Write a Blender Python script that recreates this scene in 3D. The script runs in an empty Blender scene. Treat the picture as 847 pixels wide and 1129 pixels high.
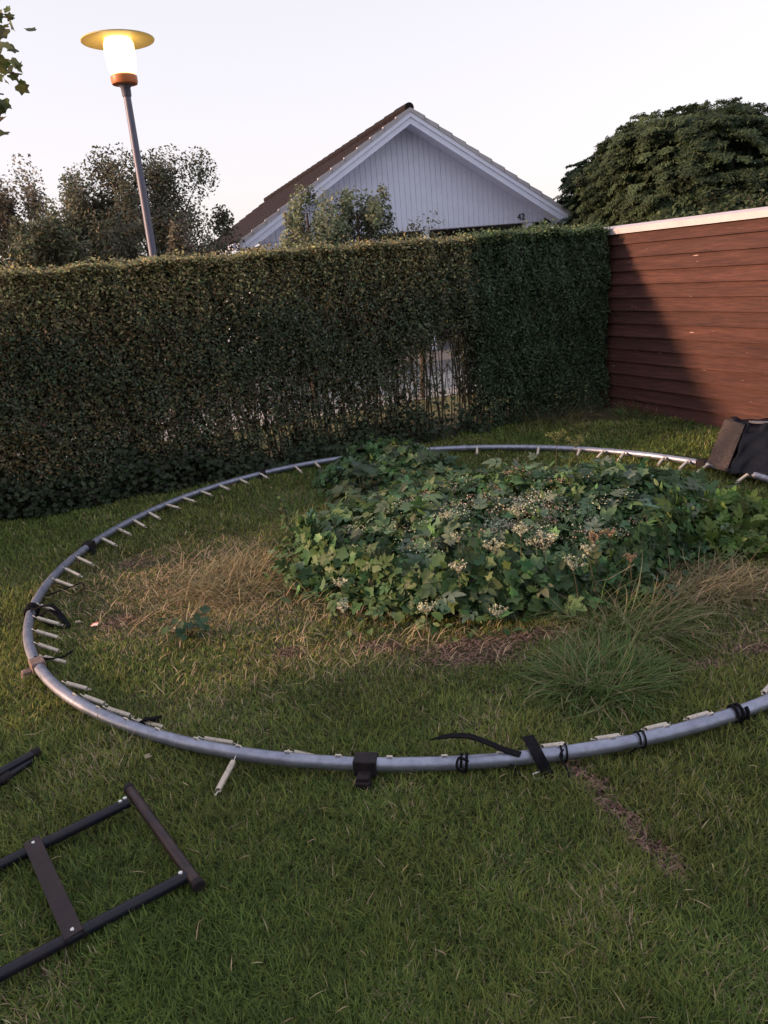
import bpy, math, random
import numpy as np
from mathutils import Vector, Matrix
rng = np.random.default_rng(7)
random.seed(7)
C = bpy.context.scene.collection
SC = bpy.context.scene
R = math.radians

# ---------------------------------------------------------------- camera
PW, PH, F0 = 847.0, 1129.0, 865.0
PIT, ROL, CH = R(17.1), R(-5.17), 1.6
fw = np.array([0, math.cos(PIT), -math.sin(PIT)]); r0 = np.array([1.0, 0, 0]); u0 = np.cross(r0, fw)
RT = math.cos(ROL)*r0 + math.sin(ROL)*u0; UP = -math.sin(ROL)*r0 + math.cos(ROL)*u0
cam_d = bpy.data.cameras.new('camera'); cam = bpy.data.objects.new('camera', cam_d); C.objects.link(cam)
m = Matrix.Identity(4)
for i in range(3):
    m[i][0] = RT[i]; m[i][1] = UP[i]; m[i][2] = -fw[i]
m[2][3] = CH
cam.matrix_world = m
cam_d.sensor_fit = 'VERTICAL'; cam_d.sensor_height = 24.0; cam_d.lens = 24.0*F0/PH
cam_d.clip_start = 0.05; cam_d.clip_end = 2000
SC.camera = cam

def at(px, py, z=0.0):                       # ground point (height z) that the photo shows at px, py
    d = fw + RT*(px-PW/2)/F0 + UP*(PH/2-py)/F0
    return d*((z-CH)/d[2]) + np.array([0, 0, CH])
def far(px, py, D):                          # point at horizontal distance D
    d = fw + RT*(px-PW/2)/F0 + UP*(PH/2-py)/F0
    return d/np.hypot(d[0], d[1])*D + np.array([0, 0, CH])

# ---------------------------------------------------------------- world, sun, exposure
SUN_AZ, SUN_EL = -102.4, 12.3
w = bpy.data.worlds.new('World'); SC.world = w; w.use_nodes = True
nt = w.node_tree; bg = nt.nodes['Background']
sky = nt.nodes.new('ShaderNodeTexSky'); sky.sky_type = 'NISHITA'; sky.sun_disc = False
sky.sun_elevation = R(SUN_EL); sky.sun_rotation = R(SUN_AZ)
sky.air_density = 1.0; sky.dust_density = 2.2; sky.ozone_density = 1.2; sky.altitude = 50
tint = nt.nodes.new('ShaderNodeMix'); tint.data_type = 'RGBA'; tint.blend_type = 'MULTIPLY'; tint.inputs[0].default_value = 1
tint.inputs[7].default_value = (0.955, 0.870, 0.895, 1)
hs = nt.nodes.new('ShaderNodeHueSaturation'); hs.inputs['Saturation'].default_value = .75
gm = nt.nodes.new('ShaderNodeGamma'); gm.inputs[1].default_value = .28
nt.links.new(sky.outputs[0], gm.inputs[0]); nt.links.new(gm.outputs[0], hs.inputs['Color']); nt.links.new(hs.outputs[0], tint.inputs[6]); nt.links.new(tint.outputs[2], bg.inputs[0])
bg.inputs[1].default_value = 0.15
sd = bpy.data.lights.new('sun', 'SUN'); sd.energy = 1.25; sd.angle = R(2.6); sd.color = (1.0, 0.60, 0.36)
so = bpy.data.objects.new('sun', sd); C.objects.link(so)
sdir = Vector((math.sin(R(SUN_AZ))*math.cos(R(SUN_EL)), math.cos(R(SUN_AZ))*math.cos(R(SUN_EL)), math.sin(R(SUN_EL))))
so.rotation_euler = sdir.to_track_quat('Z', 'Y').to_euler(); so.location = (-8, -2, 6)
SC.view_settings.view_transform = 'Standard'; SC.view_settings.look = 'None'
SC.view_settings.exposure = 2.47; SC.view_settings.gamma = 1.0
SC.render.engine = 'CYCLES'

# ---------------------------------------------------------------- helpers
def tag(o, label=None, cat=None, group=None, kind=None):
    if label: o['label'] = label
    if cat: o['category'] = cat
    if group: o['group'] = group
    if kind: o['kind'] = kind
    return o
def empty(name, loc, label, cat, group=None, rz=0.0):
    o = bpy.data.objects.new(name, None); C.objects.link(o); o.location = loc; o.rotation_euler = (0, 0, rz)
    o.empty_display_size = 0.1
    return tag(o, label, cat, group)
def link(name, me, mat, parent=None, world=True):
    o = bpy.data.objects.new(name, me); C.objects.link(o)
    if mat is not None and not me.materials: me.materials.append(mat)
    if parent is not None:
        o.parent = parent
        if world: o.matrix_parent_inverse = (Matrix.Translation(parent.location) @ parent.rotation_euler.to_matrix().to_4x4()).inverted()
    return o
def npmesh(name, V, faces, col=None, smooth=False):
    """V (n,3); faces: list of int arrays (m,k) with the same k inside one array; col (n,3)"""
    me = bpy.data.meshes.new(name)
    V = np.asarray(V, np.float32); me.vertices.add(len(V)); me.vertices.foreach_set('co', V.ravel())
    li = np.concatenate([f.ravel() for f in faces]).astype(np.int32)
    cnt = np.concatenate([np.full(len(f), f.shape[1]) for f in faces]).astype(np.int32)
    st = np.concatenate([[0], np.cumsum(cnt)[:-1]]).astype(np.int32)
    me.loops.add(len(li)); me.loops.foreach_set('vertex_index', li)
    me.polygons.add(len(cnt)); me.polygons.foreach_set('loop_start', st)
    if col is not None:
        a = me.color_attributes.new('Col', 'FLOAT_COLOR', 'POINT')
        c = np.ones((len(V), 4), np.float32); c[:, :3] = col; a.data.foreach_set('color', c.ravel())
    me.update(); me.validate()
    if smooth: me.polygons.foreach_set('use_smooth', np.ones(len(cnt), bool))
    return me
def unit(a): return a/np.maximum(np.linalg.norm(a, axis=-1, keepdims=True), 1e-9)
def frames(nrm, spin):
    """rotation matrices (n,3,3): columns = leaf x, leaf y (length), normal"""
    nrm = unit(nrm); ref = np.where(np.abs(nrm[:, 2:3]) < .95, np.array([[0, 0, 1.0]]), np.array([[1.0, 0, 0]]))
    a = unit(np.cross(ref, nrm)); b = np.cross(nrm, a)
    cs, sn = np.cos(spin)[:, None], np.sin(spin)[:, None]
    x = a*cs + b*sn; y = -a*sn + b*cs
    return np.stack([x, y, nrm], -1)
def scatter(tv, tf, pos, M, sc, col, cv=None):
    """many copies of one small template as arrays"""
    n, k = len(pos), len(tv)
    sc = np.asarray(sc, float).reshape(n, -1) if np.ndim(sc) else np.full((n, 1), sc)
    P = np.einsum('nij,nkj->nki', M, tv[None]*sc[:, None, :]) + pos[:, None, :]
    fs = [(f[None]+(np.arange(n)*k)[:, None, None]).reshape(-1, f.shape[1]) for f in tf]
    cc = np.repeat(col, k, 0) if cv is None else (col[:, None, :]*cv[None, :, None]).reshape(-1, 3)
    return P.reshape(-1, 3), fs, cc
def merge(parts):
    V, F, K, o = [], [], [], 0
    for v, fs, c in parts:
        V.append(v); F += [f+o for f in fs]; K.append(c); o += len(v)
    return np.concatenate(V), F, np.concatenate(K)
DIAM = (np.array([[0, -.5, 0], [.27, -.05, .07], [0, .5, 0], [-.27, -.05, .07], [0, -.05, 0.0]]),
        [np.array([[0, 1, 4], [4, 1, 2], [0, 4, 3], [4, 2, 3]])])
DIAMQ = (np.array([[0, -.5, 0], [.28, 0, .06], [0, .5, 0], [-.28, 0, .06]]), [np.array([[0, 1, 2], [0, 2, 3]])])
def lobed(n=5):
    """lobed leaf, stalk at the origin, centre fold"""
    pts = [(0, 0)]
    ang = np.radians([-118, -80, -52, -30, 0, 30, 52, 80, 118]); rad = [.40, .52, .42, .85, .50, .85, .42, .52, .40]
    ang = np.radians([-125, -95, -62, -45, -20, 0, 20, 45, 62, 95, 125]); rad = [.40, .52, .50, .80, .66, 1.0, .66, .80, .50, .52, .40]
    for a, r in zip(ang, rad): pts.append((math.sin(a)*r, .12+math.cos(a)*r))
    v = np.array([[x, y, abs(x)*.22-0.10*max(y, 0)**2] for x, y in pts])
    v = np.vstack([v, [[0, .15, -.02]]]); c = len(v)-1
    f = [[c, i, i+1] for i in range(1, 11)] + [[c, 0, 1], [c, 11, 0]]
    return v, [np.array(f)]
LOBE = lobed()
def jit(base, n, v=.25, hue=.12):
    base = np.asarray(base, float); b = base[None]*(1+rng.normal(0, v, (n, 1)))
    return np.clip(b*(1+rng.normal(0, hue, (n, 3))), .004, .9)
def vnoise(x, y, z=0.0, s=0.0):
    return (np.sin(x*1.7+s+1.3*np.sin(y*1.1+s*2))+np.sin(y*2.3-s+1.1*np.sin(x*1.9+z+s))+np.sin((x+y)*3.1+z*2.7+s)+.6*np.sin(x*5.3-y*4.1+z*3+s*3))/3.6

class MB:                                     # solid shapes: boxes, tubes, prisms
    def __init__(s): s.V = []; s.F = []
    def add(s, vs, fs):
        o = len(s.V); s.V += [tuple(map(float, v)) for v in vs]; s.F += [[i+o for i in f] for f in fs]
    def box(s, c, size, M=None):
        hx, hy, hz = [q/2 for q in size]; vs = [Vector((x, y, z)) for x in (-hx, hx) for y in (-hy, hy) for z in (-hz, hz)]
        M = M or Matrix.Identity(3); vs = [M @ v + Vector(c) for v in vs]
        s.add(vs, [(0, 1, 3, 2), (4, 6, 7, 5), (0, 4, 5, 1), (2, 3, 7, 6), (0, 2, 6, 4), (1, 5, 7, 3)])
    def hexa(s, a, b):                        # two matching loops joined into a closed solid
        n = len(a); s.add(list(a)+list(b), [list(range(n))[::-1], list(range(n, 2*n))]+[(i, (i+1) % n, n+(i+1) % n, n+i) for i in range(n)])
    def tube(s, pts, r, seg=10, closed=False, flat=None, upv=None, cap=True):
        P = [Vector(p) for p in pts]; n = len(P); rs = r if hasattr(r, '__len__') else [r]*n; base = len(s.V); prev = None
        for i, p in enumerate(P):
            a = P[(i-1) % n] if (closed or i > 0) else p; b = P[(i+1) % n] if (closed or i < n-1) else p
            t = (b-a).normalized()
            ref = Vector(upv) if upv is not None else (prev if prev is not None else (Vector((0, 0, 1)) if abs(t.z) < .9 else Vector((1, 0, 0))))
            x = ref - t*ref.dot(t); x.normalize(); y = t.cross(x); prev = x
            for k in range(seg):
                an = 2*math.pi*k/seg; ca, sa = math.cos(an), math.sin(an)
                if flat: v = p + x*(math.copysign(min(abs(ca*1.4), 1), ca)*flat[0]) + y*(math.copysign(min(abs(sa*1.4), 1), sa)*flat[1])
                else: v = p + (x*ca+y*sa)*rs[i]
                s.V.append(tuple(v))
        for i in range(n if closed else n-1):
            j = (i+1) % n
            for k in range(seg):
                l = (k+1) % seg; s.F.append([base+i*seg+k, base+i*seg+l, base+j*seg+l, base+j*seg+k])
        if cap and not closed:
            s.F.append([base+k for k in range(seg)][::-1]); s.F.append([base+(n-1)*seg+k for k in range(seg)])
    def lathe(s, prof, seg=32, loc=(0, 0, 0)):
        base = len(s.V)
        for r, z in prof:
            for k in range(seg):
                a = 2*math.pi*k/seg; s.V.append((loc[0]+r*math.cos(a), loc[1]+r*math.sin(a), loc[2]+z))
        for i in range(len(prof)-1):
            for k in range(seg):
                l = (k+1) % seg; s.F.append([base+i*seg+k, base+i*seg+l, base+(i+1)*seg+l, base+(i+1)*seg+k])
        s.F.append([base+k for k in range(seg)][::-1]); s.F.append([base+(len(prof)-1)*seg+k for k in range(seg)])
    def build(s, name, mat, parent=None, smooth=False, bevel=0.0):
        me = bpy.data.meshes.new(name); me.from_pydata(s.V, [], s.F); me.update()
        if smooth:
            me.polygons.foreach_set('use_smooth', np.ones(len(me.polygons), bool)); me.set_sharp_from_angle(angle=R(40))
        o = link(name, me, mat, parent)
        if bevel:
            b = o.modifiers.new('bevel', 'BEVEL'); b.width = bevel; b.segments = 2; b.limit_method = 'ANGLE'
        return o

# ---------------------------------------------------------------- materials
def mat(name, col=(.5, .5, .5), rough=.6, metal=0.0, noise=None, bump=None, spec=None, emis=None, transl=0.0, attr=False, coord='Object', stretch=(1, 1, 1)):
    m = bpy.data.materials.new(name); m.use_nodes = True; n = m.node_tree; L = n.links
    p = n.nodes['Principled BSDF']; p.inputs['Base Color'].default_value = (*col, 1); p.inputs['Roughness'].default_value = rough
    p.inputs['Metallic'].default_value = metal
    if spec is not None: p.inputs['Specular IOR Level'].default_value = spec
    csock = None
    tc = n.nodes.new('ShaderNodeTexCoord'); mp = n.nodes.new('ShaderNodeMapping'); mp.inputs['Scale'].default_value = stretch
    L.new(tc.outputs[coord], mp.inputs[0])
    if attr:
        a = n.nodes.new('ShaderNodeAttribute'); a.attribute_name = 'Col'; csock = a.outputs['Color']
    if noise:                                  # (scale, second colour, low, high)
        t = n.nodes.new('ShaderNodeTexNoise'); t.inputs['Scale'].default_value = noise[0]; t.inputs['Detail'].default_value = 8; t.inputs['Roughness'].default_value = .65
        L.new(mp.outputs[0], t.inputs['Vector'])
        cr = n.nodes.new('ShaderNodeMapRange'); cr.inputs[1].default_value = noise[2]; cr.inputs[2].default_value = noise[3]; L.new(t.outputs[0], cr.inputs[0])
        mx = n.nodes.new('ShaderNodeMix'); mx.data_type = 'RGBA'; mx.inputs[6].default_value = (*col, 1); mx.inputs[7].default_value = (*noise[1], 1)
        if csock: L.new(csock, mx.inputs[6])
        L.new(cr.outputs[0], mx.inputs[0]); csock = mx.outputs[2]
    if csock: L.new(csock, p.inputs['Base Color'])
    if bump:                                   # (scale, distance)
        t2 = n.nodes.new('ShaderNodeTexNoise'); t2.inputs['Scale'].default_value = bump[0]; t2.inputs['Detail'].default_value = 6
        L.new(mp.outputs[0], t2.inputs['Vector'])
        b = n.nodes.new('ShaderNodeBump'); b.inputs['Strength'].default_value = .6; b.inputs['Distance'].default_value = bump[1]
        L.new(t2.outputs[0], b.inputs['Height']); L.new(b.outputs[0], p.inputs['Normal'])
    if emis:
        p.inputs['Emission Color'].default_value = (*emis[0], 1); p.inputs['Emission Strength'].default_value = emis[1]
    if transl:
        tr = n.nodes.new('ShaderNodeBsdfTranslucent'); ms = n.nodes.new('ShaderNodeMixShader'); ms.inputs[0].default_value = transl
        if csock: L.new(csock, tr.inputs[0])
        else: tr.inputs[0].default_value = (*col, 1)
        L.new(p.outputs[0], ms.inputs[1]); L.new(tr.outputs[0], ms.inputs[2]); L.new(ms.outputs[0], n.nodes['Material Output'].inputs[0])
    return m
M_leaf = mat('leaf', attr=True, rough=.5, spec=.35, transl=.35)
M_leafm = mat('leaf_matt', attr=True, rough=.65, spec=.25, transl=.25)
M_grass = mat('grass_blade', attr=True, rough=.6, spec=.2, transl=.35)
M_bark = mat('bark', (.09, .07, .055), .9, noise=(30, (.04, .03, .025), .35, .65), bump=(60, .01))
M_stem = mat('stem', (.10, .085, .055), .8, noise=(25, (.05, .04, .03), .3, .7))
M_soil = mat('lawn_soil', (.06, .062, .027), .95, noise=(3.0, (.085, .06, .035), .35, .7), bump=(45, .02))
M_asphalt = mat('asphalt', (.14, .135, .135), .85, noise=(4, (.19, .185, .185), .3, .7), bump=(150, .004))
M_paving = mat('paving', (.42, .40, .39), .8, noise=(6, (.33, .32, .32), .3, .7))
M_galv = mat('galvanised_steel', (.36, .39, .50), .46, .7, noise=(22, (.24, .265, .35), .35, .65), bump=(70, .0015))
M_spring = mat('zinc_spring', (.72, .66, .58), .45, .55, noise=(60, (.5, .44, .38), .45, .75))
M_black = mat('black_webbing', (.006, .006, .009), .85, spec=.12, noise=(80, (.012, .012, .016), .4, .7), bump=(300, .001))
M_brkt = mat('black_bracket', (.014, .011, .015), .65, spec=.25, noise=(30, (.028, .021, .024), .4, .7))
M_rust = mat('worn_bracket', (.16, .11, .10), .7, .3, noise=(40, (.3, .22, .2), .4, .65))
M_paintp = mat('dark_powder_coat', (.010, .011, .022), .4, .0, spec=.35, noise=(18, (.022, .016, .022), .45, .7), bump=(90, .0008))
M_bolt = mat('bolt', (.75, .75, .75), .35, .8)
M_white = mat('white_paint', (.70, .75, .93), .6, noise=(5, (.62, .665, .84), .3, .75))
M_capp = mat('fence_cap_metal', (.55, .50, .54), .45, noise=(6, (.45, .41, .45), .3, .7))
M_tile = mat('roof_tile', (.020, .014, .017), .85, spec=.12, noise=(7, (.013, .010, .012), .35, .65), bump=(30, .01))
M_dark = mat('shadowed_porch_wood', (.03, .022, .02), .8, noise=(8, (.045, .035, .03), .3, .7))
M_pole = mat('lamp_pole_steel', (.11, .12, .18), .5, .4, noise=(12, (.10, .095, .13), .3, .7))
M_lring = mat('lamp_ring_glow_tint', (.55, .17, .05), .45, noise=(30, (.45, .13, .04), .3, .7))  # orange base ring: warm lamp light painted into its colour
M_globe = mat('lamp_lit_globe', (.9, .8, .6), .3, emis=((1.0, .68, .28), .6))
M_shade = mat('lamp_shade', (.82, .66, .26), .5, noise=(14, (.7, .58, .3), .3, .7))  # yellow lamp glow put into the disc's own colour
M_box = mat('weathered_wood', (.030, .022, .022), .9, noise=(16, (.085, .066, .064), .4, .65), bump=(60, .006), stretch=(1, 6, 6))
M_film = mat('black_film', (.0035, .0045, .009), .55, spec=.2, noise=(9, (.007, .008, .015), .4, .7), bump=(30, .006))
M_num = mat('house_number_black', (.03, .03, .03), .5)
M_flower = mat('flower', attr=True, rough=.8, spec=.1, transl=.2)
M_litter = mat('litter_paper', (.75, .62, .6), .6, noise=(60, (.6, .12, .08), .48, .55))

def board_mat():
    m = mat('red_stained_board', (.046, .0148, .0128), .8, noise=(2.6, (.082, .031, .024), .36, .64), bump=(26, .008), stretch=(.6, .6, 9))
    n = m.node_tree; L = n.links; p = n.nodes['Principled BSDF']
    src = p.inputs['Base Color'].links[0].from_socket
    tc = n.nodes.new('ShaderNodeTexCoord')
    mp = n.nodes.new('ShaderNodeMapping'); mp.inputs['Scale'].default_value = (3, 3, 11); L.new(tc.outputs['Object'], mp.inputs[0])
    k = n.nodes.new('ShaderNodeTexVoronoi'); k.inputs['Scale'].default_value = 1.0; L.new(mp.outputs[0], k.inputs['Vector'])   # knots
    r = n.nodes.new('ShaderNodeMapRange'); r.inputs[1].default_value = .05; r.inputs[2].default_value = .16; r.inputs[3].default_value = .55; r.inputs[4].default_value = 0; L.new(k.outputs['Distance'], r.inputs[0])
    mx = n.nodes.new('ShaderNodeMix'); mx.data_type = 'RGBA'; mx.inputs[7].default_value = (.06, .022, .018, 1); L.new(r.outputs[0], mx.inputs[0]); L.new(src, mx.inputs[6])
    mp2 = n.nodes.new('ShaderNodeMapping'); mp2.inputs['Scale'].default_value = (2.2, 2.2, 24); L.new(tc.outputs['Object'], mp2.inputs[0])
    t = n.nodes.new('ShaderNodeTexNoise'); t.inputs['Scale'].default_value = 3.2; t.inputs['Detail'].default_value = 3; L.new(mp2.outputs[0], t.inputs['Vector'])
    r2 = n.nodes.new('ShaderNodeMapRange'); r2.inputs[1].default_value = .735; r2.inputs[2].default_value = .75; L.new(t.outputs[0], r2.inputs[0])   # flaked spots
    mx2 = n.nodes.new('ShaderNodeMix'); mx2.data_type = 'RGBA'; mx2.inputs[7].default_value = (.42, .30, .27, 1); L.new(r2.outputs[0], mx2.inputs[0]); L.new(mx.outputs[2], mx2.inputs[6])
    oi = n.nodes.new('ShaderNodeObjectInfo'); r3 = n.nodes.new('ShaderNodeMapRange'); r3.inputs[3].default_value = .86; r3.inputs[4].default_value = 1.16; L.new(oi.outputs['Random'], r3.inputs[0])
    mp4 = n.nodes.new('ShaderNodeMapping'); mp4.inputs['Scale'].default_value = (5, 5, 90); L.new(tc.outputs['Object'], mp4.inputs[0])
    t4 = n.nodes.new('ShaderNodeTexNoise'); t4.inputs['Scale'].default_value = 1.4; t4.inputs['Detail'].default_value = 5; L.new(mp4.outputs[0], t4.inputs['Vector'])
    r4 = n.nodes.new('ShaderNodeMapRange'); r4.inputs[1].default_value = .3; r4.inputs[2].default_value = .7; r4.inputs[3].default_value = .62; r4.inputs[4].default_value = 1.25; L.new(t4.outputs[0], r4.inputs[0])
    mm_ = n.nodes.new('ShaderNodeMath'); mm_.operation = 'MULTIPLY'; L.new(r3.outputs[0], mm_.inputs[0]); L.new(r4.outputs[0], mm_.inputs[1])
    vm = n.nodes.new('ShaderNodeVectorMath'); vm.operation = 'SCALE'; L.new(mx2.outputs[2], vm.inputs[0]); L.new(mm_.outputs[0], vm.inputs['Scale'])
    L.new(vm.outputs[0], p.inputs['Base Color'])
    return m
M_board = board_mat()

# ---------------------------------------------------------------- garden axes
HA = np.array([-2.97, 5.86]); HU = np.array([.91936, .39343]); HN = np.array([HU[1], -HU[0]])   # along hedge, towards camera
def G(s, t, z=0.0): p = HA + HU*s + HN*t; return np.array([p[0], p[1], z])
def Gn(s, t, z):
    return np.stack([HA[0]+HU[0]*s+HN[0]*t, HA[1]+HU[1]*s+HN[1]*t, z+0*s], -1)
def to_st(x, y):
    return (x-HA[0])*HU[0]+(y-HA[1])*HU[1], (x-HA[0])*HN[0]+(y-HA[1])*HN[1]
def hgt(x, y):                               # gentle unevenness of the lawn
    return .012*np.sin(x*2.1+.5)*np.sin(y*1.7)+.008*np.sin(x*5.3+y*3.1)+.006*np.sin(y*7.1-x*2.2)

# ---------------------------------------------------------------- ground sheets
nx = 170; gx = np.linspace(-9, 8, nx); gy = np.linspace(-9.3, 9.4, 180)
X, Y = np.meshgrid(gx, gy); s_, t_ = to_st(X, Y)
Z = hgt(X, Y)*np.clip((8.6-np.abs(X))/1, 0, 1)*np.clip((9.2-Y)/1, 0, 1)
V = np.stack([X, Y, Z], -1).reshape(-1, 3); idx = np.arange(nx*180).reshape(180, nx)
F = np.stack([idx[:-1, :-1], idx[:-1, 1:], idx[1:, 1:], idx[1:, :-1]], -1).reshape(-1, 4)
def gcol(V):
    x, y = V[:, 0], V[:, 1]; c = np.tile([.036, .042, .017], (len(x), 1))
    return c
tag(link('lawn', npmesh('lawn', V, [F], smooth=True), M_soil), kind='structure')
g = MB(); g.add([(-900, -900, -.03), (900, -900, -.03), (900, 900, -.03), (-900, 900, -.03)], [(0, 1, 2, 3)])
tag(g.build('ground', mat('far_ground', (.045, .055, .022), .95, noise=(.6, (.08, .075, .035), .35, .65), bump=(10, .05), coord='Object')), kind='structure')
def strip(name, t0, t1, z, m, s0=-25, s1=14, kerb=None):
    g = MB(); a = [G(s0, -t0, z), G(s1, -t0, z), G(s1, -t1, z), G(s0, -t1, z)]
    g.add(a, [(0, 1, 2, 3)]); return tag(g.build(name, m), kind='structure')
strip('verge', .9, 2.2, .005, mat('verge_grass', (.11, .12, .045), .95, noise=(5, (.17, .155, .075), .35, .65), bump=(60, .02)))
strip('path', 2.2, 4.0, .012, M_paving)
g = MB()
for k in range(46):
    s = -26+k*.9; g.hexa([G(s, -4.0, .0), G(s+.89, -4.0, .0), G(s+.89, -4.12, .0), G(s, -4.12, 0)], [G(s, -4.0, .03), G(s+.89, -4.0, .03), G(s+.89, -4.12, .03), G(s, -4.12, .03)])
tag(g.build('kerb', M_paving), kind='structure')
strip('road', 4.12, 9.0, -.02, M_asphalt)

# ---------------------------------------------------------------- lawn grass (one uncountable thing)
def dry_map(x, y):
    s = 0*x
    for (cx, cy, rx, ry, a) in [(-.98, 4.25, .6, .62, 1.2), (-.35, 3.65, .6, .3, .75), (-1.15, 3.55, .3, .25, .5), (1.55, 3.42, .38, .28, 1.0), (.1, 3.15, .6, .14, .5), (1.5, 2.9, .3, .2, .45), (-1.6, 4.2, .4, .5, .35), (.2, 3.0, .6, .2, .35), (-.7, 2.9, .5, .3, .3)]:
        s = s + a*np.exp(-((x-cx)/rx)**2-((y-cy)/ry)**2)
    return np.clip(s, 0, 1)
p1, p2 = at(632, 845)[:2], at(742, 962)[:2]
def bare_map(x, y):
    s = 0*x
    for (cx, cy, rx, ry) in [(*at(130, 685)[:2], .10, .12), (*at(150, 620)[:2], .13, .10), (*at(520, 722)[:2], .20, .09), (*at(560, 705)[:2], .3, .06), (*at(420, 712)[:2], .1, .05), (*at(775, 735)[:2], .10, .05), (*at(320, 722)[:2], .06, .05), (*at(830, 715)[:2], .12, .05)]:
        s = s + np.exp(-((x-cx)/rx)**2-((y-cy)/ry)**2)*1.3
    d = p2-p1; L2 = d@d; tt = np.clip(((x-p1[0])*d[0]+(y-p1[1])*d[1])/L2, 0, 1)
    dist = np.hypot(x-p1[0]-tt*d[0]+.012*np.sin(tt*19), y-p1[1]-tt*d[1])
    return np.clip(s+np.exp(-(dist/.036)**2)*1.3, 0, 1)
def in_garden(x, y, hm=0.0):
    s, t = to_st(x, y); return (t > -.05+hm) & (s < 5.92)
def grass_points(n):
    d = 1.0+6.9*rng.random(n*3)**1.25; a = np.where(rng.random(n*3) < .84, rng.uniform(R(-40), R(42), n*3), np.where(rng.random(n*3) < .4, rng.uniform(R(-62), R(-40), n*3), rng.uniform(R(42), R(72), n*3)))
    x = d*np.sin(a); y = d*np.cos(a)
    keep = in_garden(x, y); x, y, d = x[keep][:n], y[keep][:n], d[keep][:n]
    return x, y, d
def blades(x, y, z, h, wd, az, lean, col, curl=.5):
    n = len(x); dx, dy = np.cos(az), np.sin(az)      # lean direction
    px, py = -dy, dx
    def row(f, wf):
        out = h*lean*(f**(1+curl)); up = h*np.sqrt(np.clip(1-lean**2*.85, .05, 1))*f*(1-.25*lean*f)
        cx, cy, cz = x+dx*out, y+dy*out, z+up
        return (np.stack([cx-px*wd*wf/2, cy-py*wd*wf/2, cz], -1), np.stack([cx+px*wd*wf/2, cy+py*wd*wf/2, cz], -1))
    a, b = row(0.0, .8); c, d = row(.5, 1.0); e, _ = row(1.0, 0.0)
    V = np.stack([a, b, c, d, e], 1).reshape(-1, 3); k = (np.arange(n)*5)[:, None]
    F4 = k+np.array([[0, 1, 3, 2]]); F3 = k+np.array([[2, 3, 4]])
    K = np.repeat(col, 5, 0).reshape(n, 5, 3).copy(); K[:, :2] *= .8
    return V, [F4, F3], K.reshape(-1, 3)
parts = []
n = 500000
x, y, d = grass_points(n); n = len(x)
dry = dry_map(x, y); bare = bare_map(x, y)
nz = vnoise(x*1.6, y*1.6, 0, .4); nz2 = vnoise(x*6, y*6, 1, 2.2)
keep = rng.random(n) > np.clip(bare*1.05, 0, .97)*1.0
mound = np.exp(-((x-.75)/1.1)**4-((y-4.45)/1.0)**4)
keep &= rng.random(n) > mound*.6
x, y, d, dry, nz, nz2 = [q[keep] for q in (x, y, d, dry, nz, nz2)]; n = len(x)
green = np.array([.150, .225, .058]); olive = np.array([.27, .275, .078]); straw = np.array([.50, .40, .27]); deep = np.array([.070, .115, .036])
ringin = np.exp(-((x-.31)**2+(y-4.2)**2)/5.5)
mixo = np.clip(.22+.40*nz+.45*ringin+.25*rng.normal(0, 1, n), 0, 1)[:, None]
col = green*(1-mixo)+olive*mixo
md = (rng.random(n) < .25+.2*np.clip(-nz2, 0, 1))[:, None]; col = np.where(md, deep*(1+.3*rng.random((n, 1))), col)
isdry = rng.random(n) < np.clip(.03+.05*nz+dry*.52, 0, .65)
nz3 = vnoise(x*2.7+3, y*2.7, 2, 7.3); nz4 = vnoise(x*11, y*11, 1, 3.3)
isdry |= rng.random(n) < np.clip(.30*(nz3-.25), 0, .3)
col = np.where(isdry[:, None], straw*(.40+.65*rng.random((n, 1))), col)*(1+rng.normal(0, .18, (n, 1)))*(1+.20*nz3+.16*nz4)[:, None]
s_, t_ = to_st(x, y)
h = (.030+.022*rng.random(n)+.016*np.clip(nz2, 0, 1)+.012*np.clip(nz, 0, 1))*(1+.5*(rng.random(n) < .05))
h *= np.clip(1.0-.5*dry, .45, 2)
wd = .0016+.00105*d**.9*(.6+.6*rng.random(n))
lean = np.clip(rng.normal(.72, .24, n), .1, .99)
az = rng.uniform(0, 2*math.pi, n)+.8*nz2
parts.append(blades(x, y, hgt(x, y)-.003, h*1.02, wd, az, lean, np.clip(col, .004, 1)))
# fallen straw lying about
n = 15000; x, y, d = grass_points(n*3); dr = dry_map(x, y); keep = rng.random(len(x)) < .012+.02*(vnoise(x*2.2, y*2.2, 0, 9) > .35)+dr*.55*(dr > .2); x, y, d = x[keep], y[keep], d[keep]; n = len(x)
L_ = .025+.12*rng.random(n)*(.25+dry_map(x, y)); col = jit((.52, .40, .25), n, .25, .06)*np.where(rng.random(n) < .3, .6, 1)[:, None]
parts.append(blades(x, y, hgt(x, y)+.022+.018*rng.random(n), L_, .0018+.0006*d, rng.uniform(0, 6.28, n), np.clip(rng.normal(.97, .03, n), .85, 1.04), col))
x, y, d = grass_points(400000); bm = bare_map(x, y); k = rng.random(len(x)) < np.clip(bm*1.3-.2, 0, 1)*.62; x, y, d = x[k], y[k], d[k]; n = len(x)
parts.append(blades(x, y, hgt(x, y)+.004+.006*rng.random(n), .012+.025*rng.random(n), .004+.004*rng.random(n), rng.uniform(0, 6.28, n), np.full(n, 1.0), jit((.26, .17, .135), n, .4, .06)))
V, F, K = merge(parts)
tag(link('grass', npmesh('grass', V, F, K), M_grass), 'short uneven green lawn grass with dry straw patches', 'grass', kind='stuff')

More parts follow.
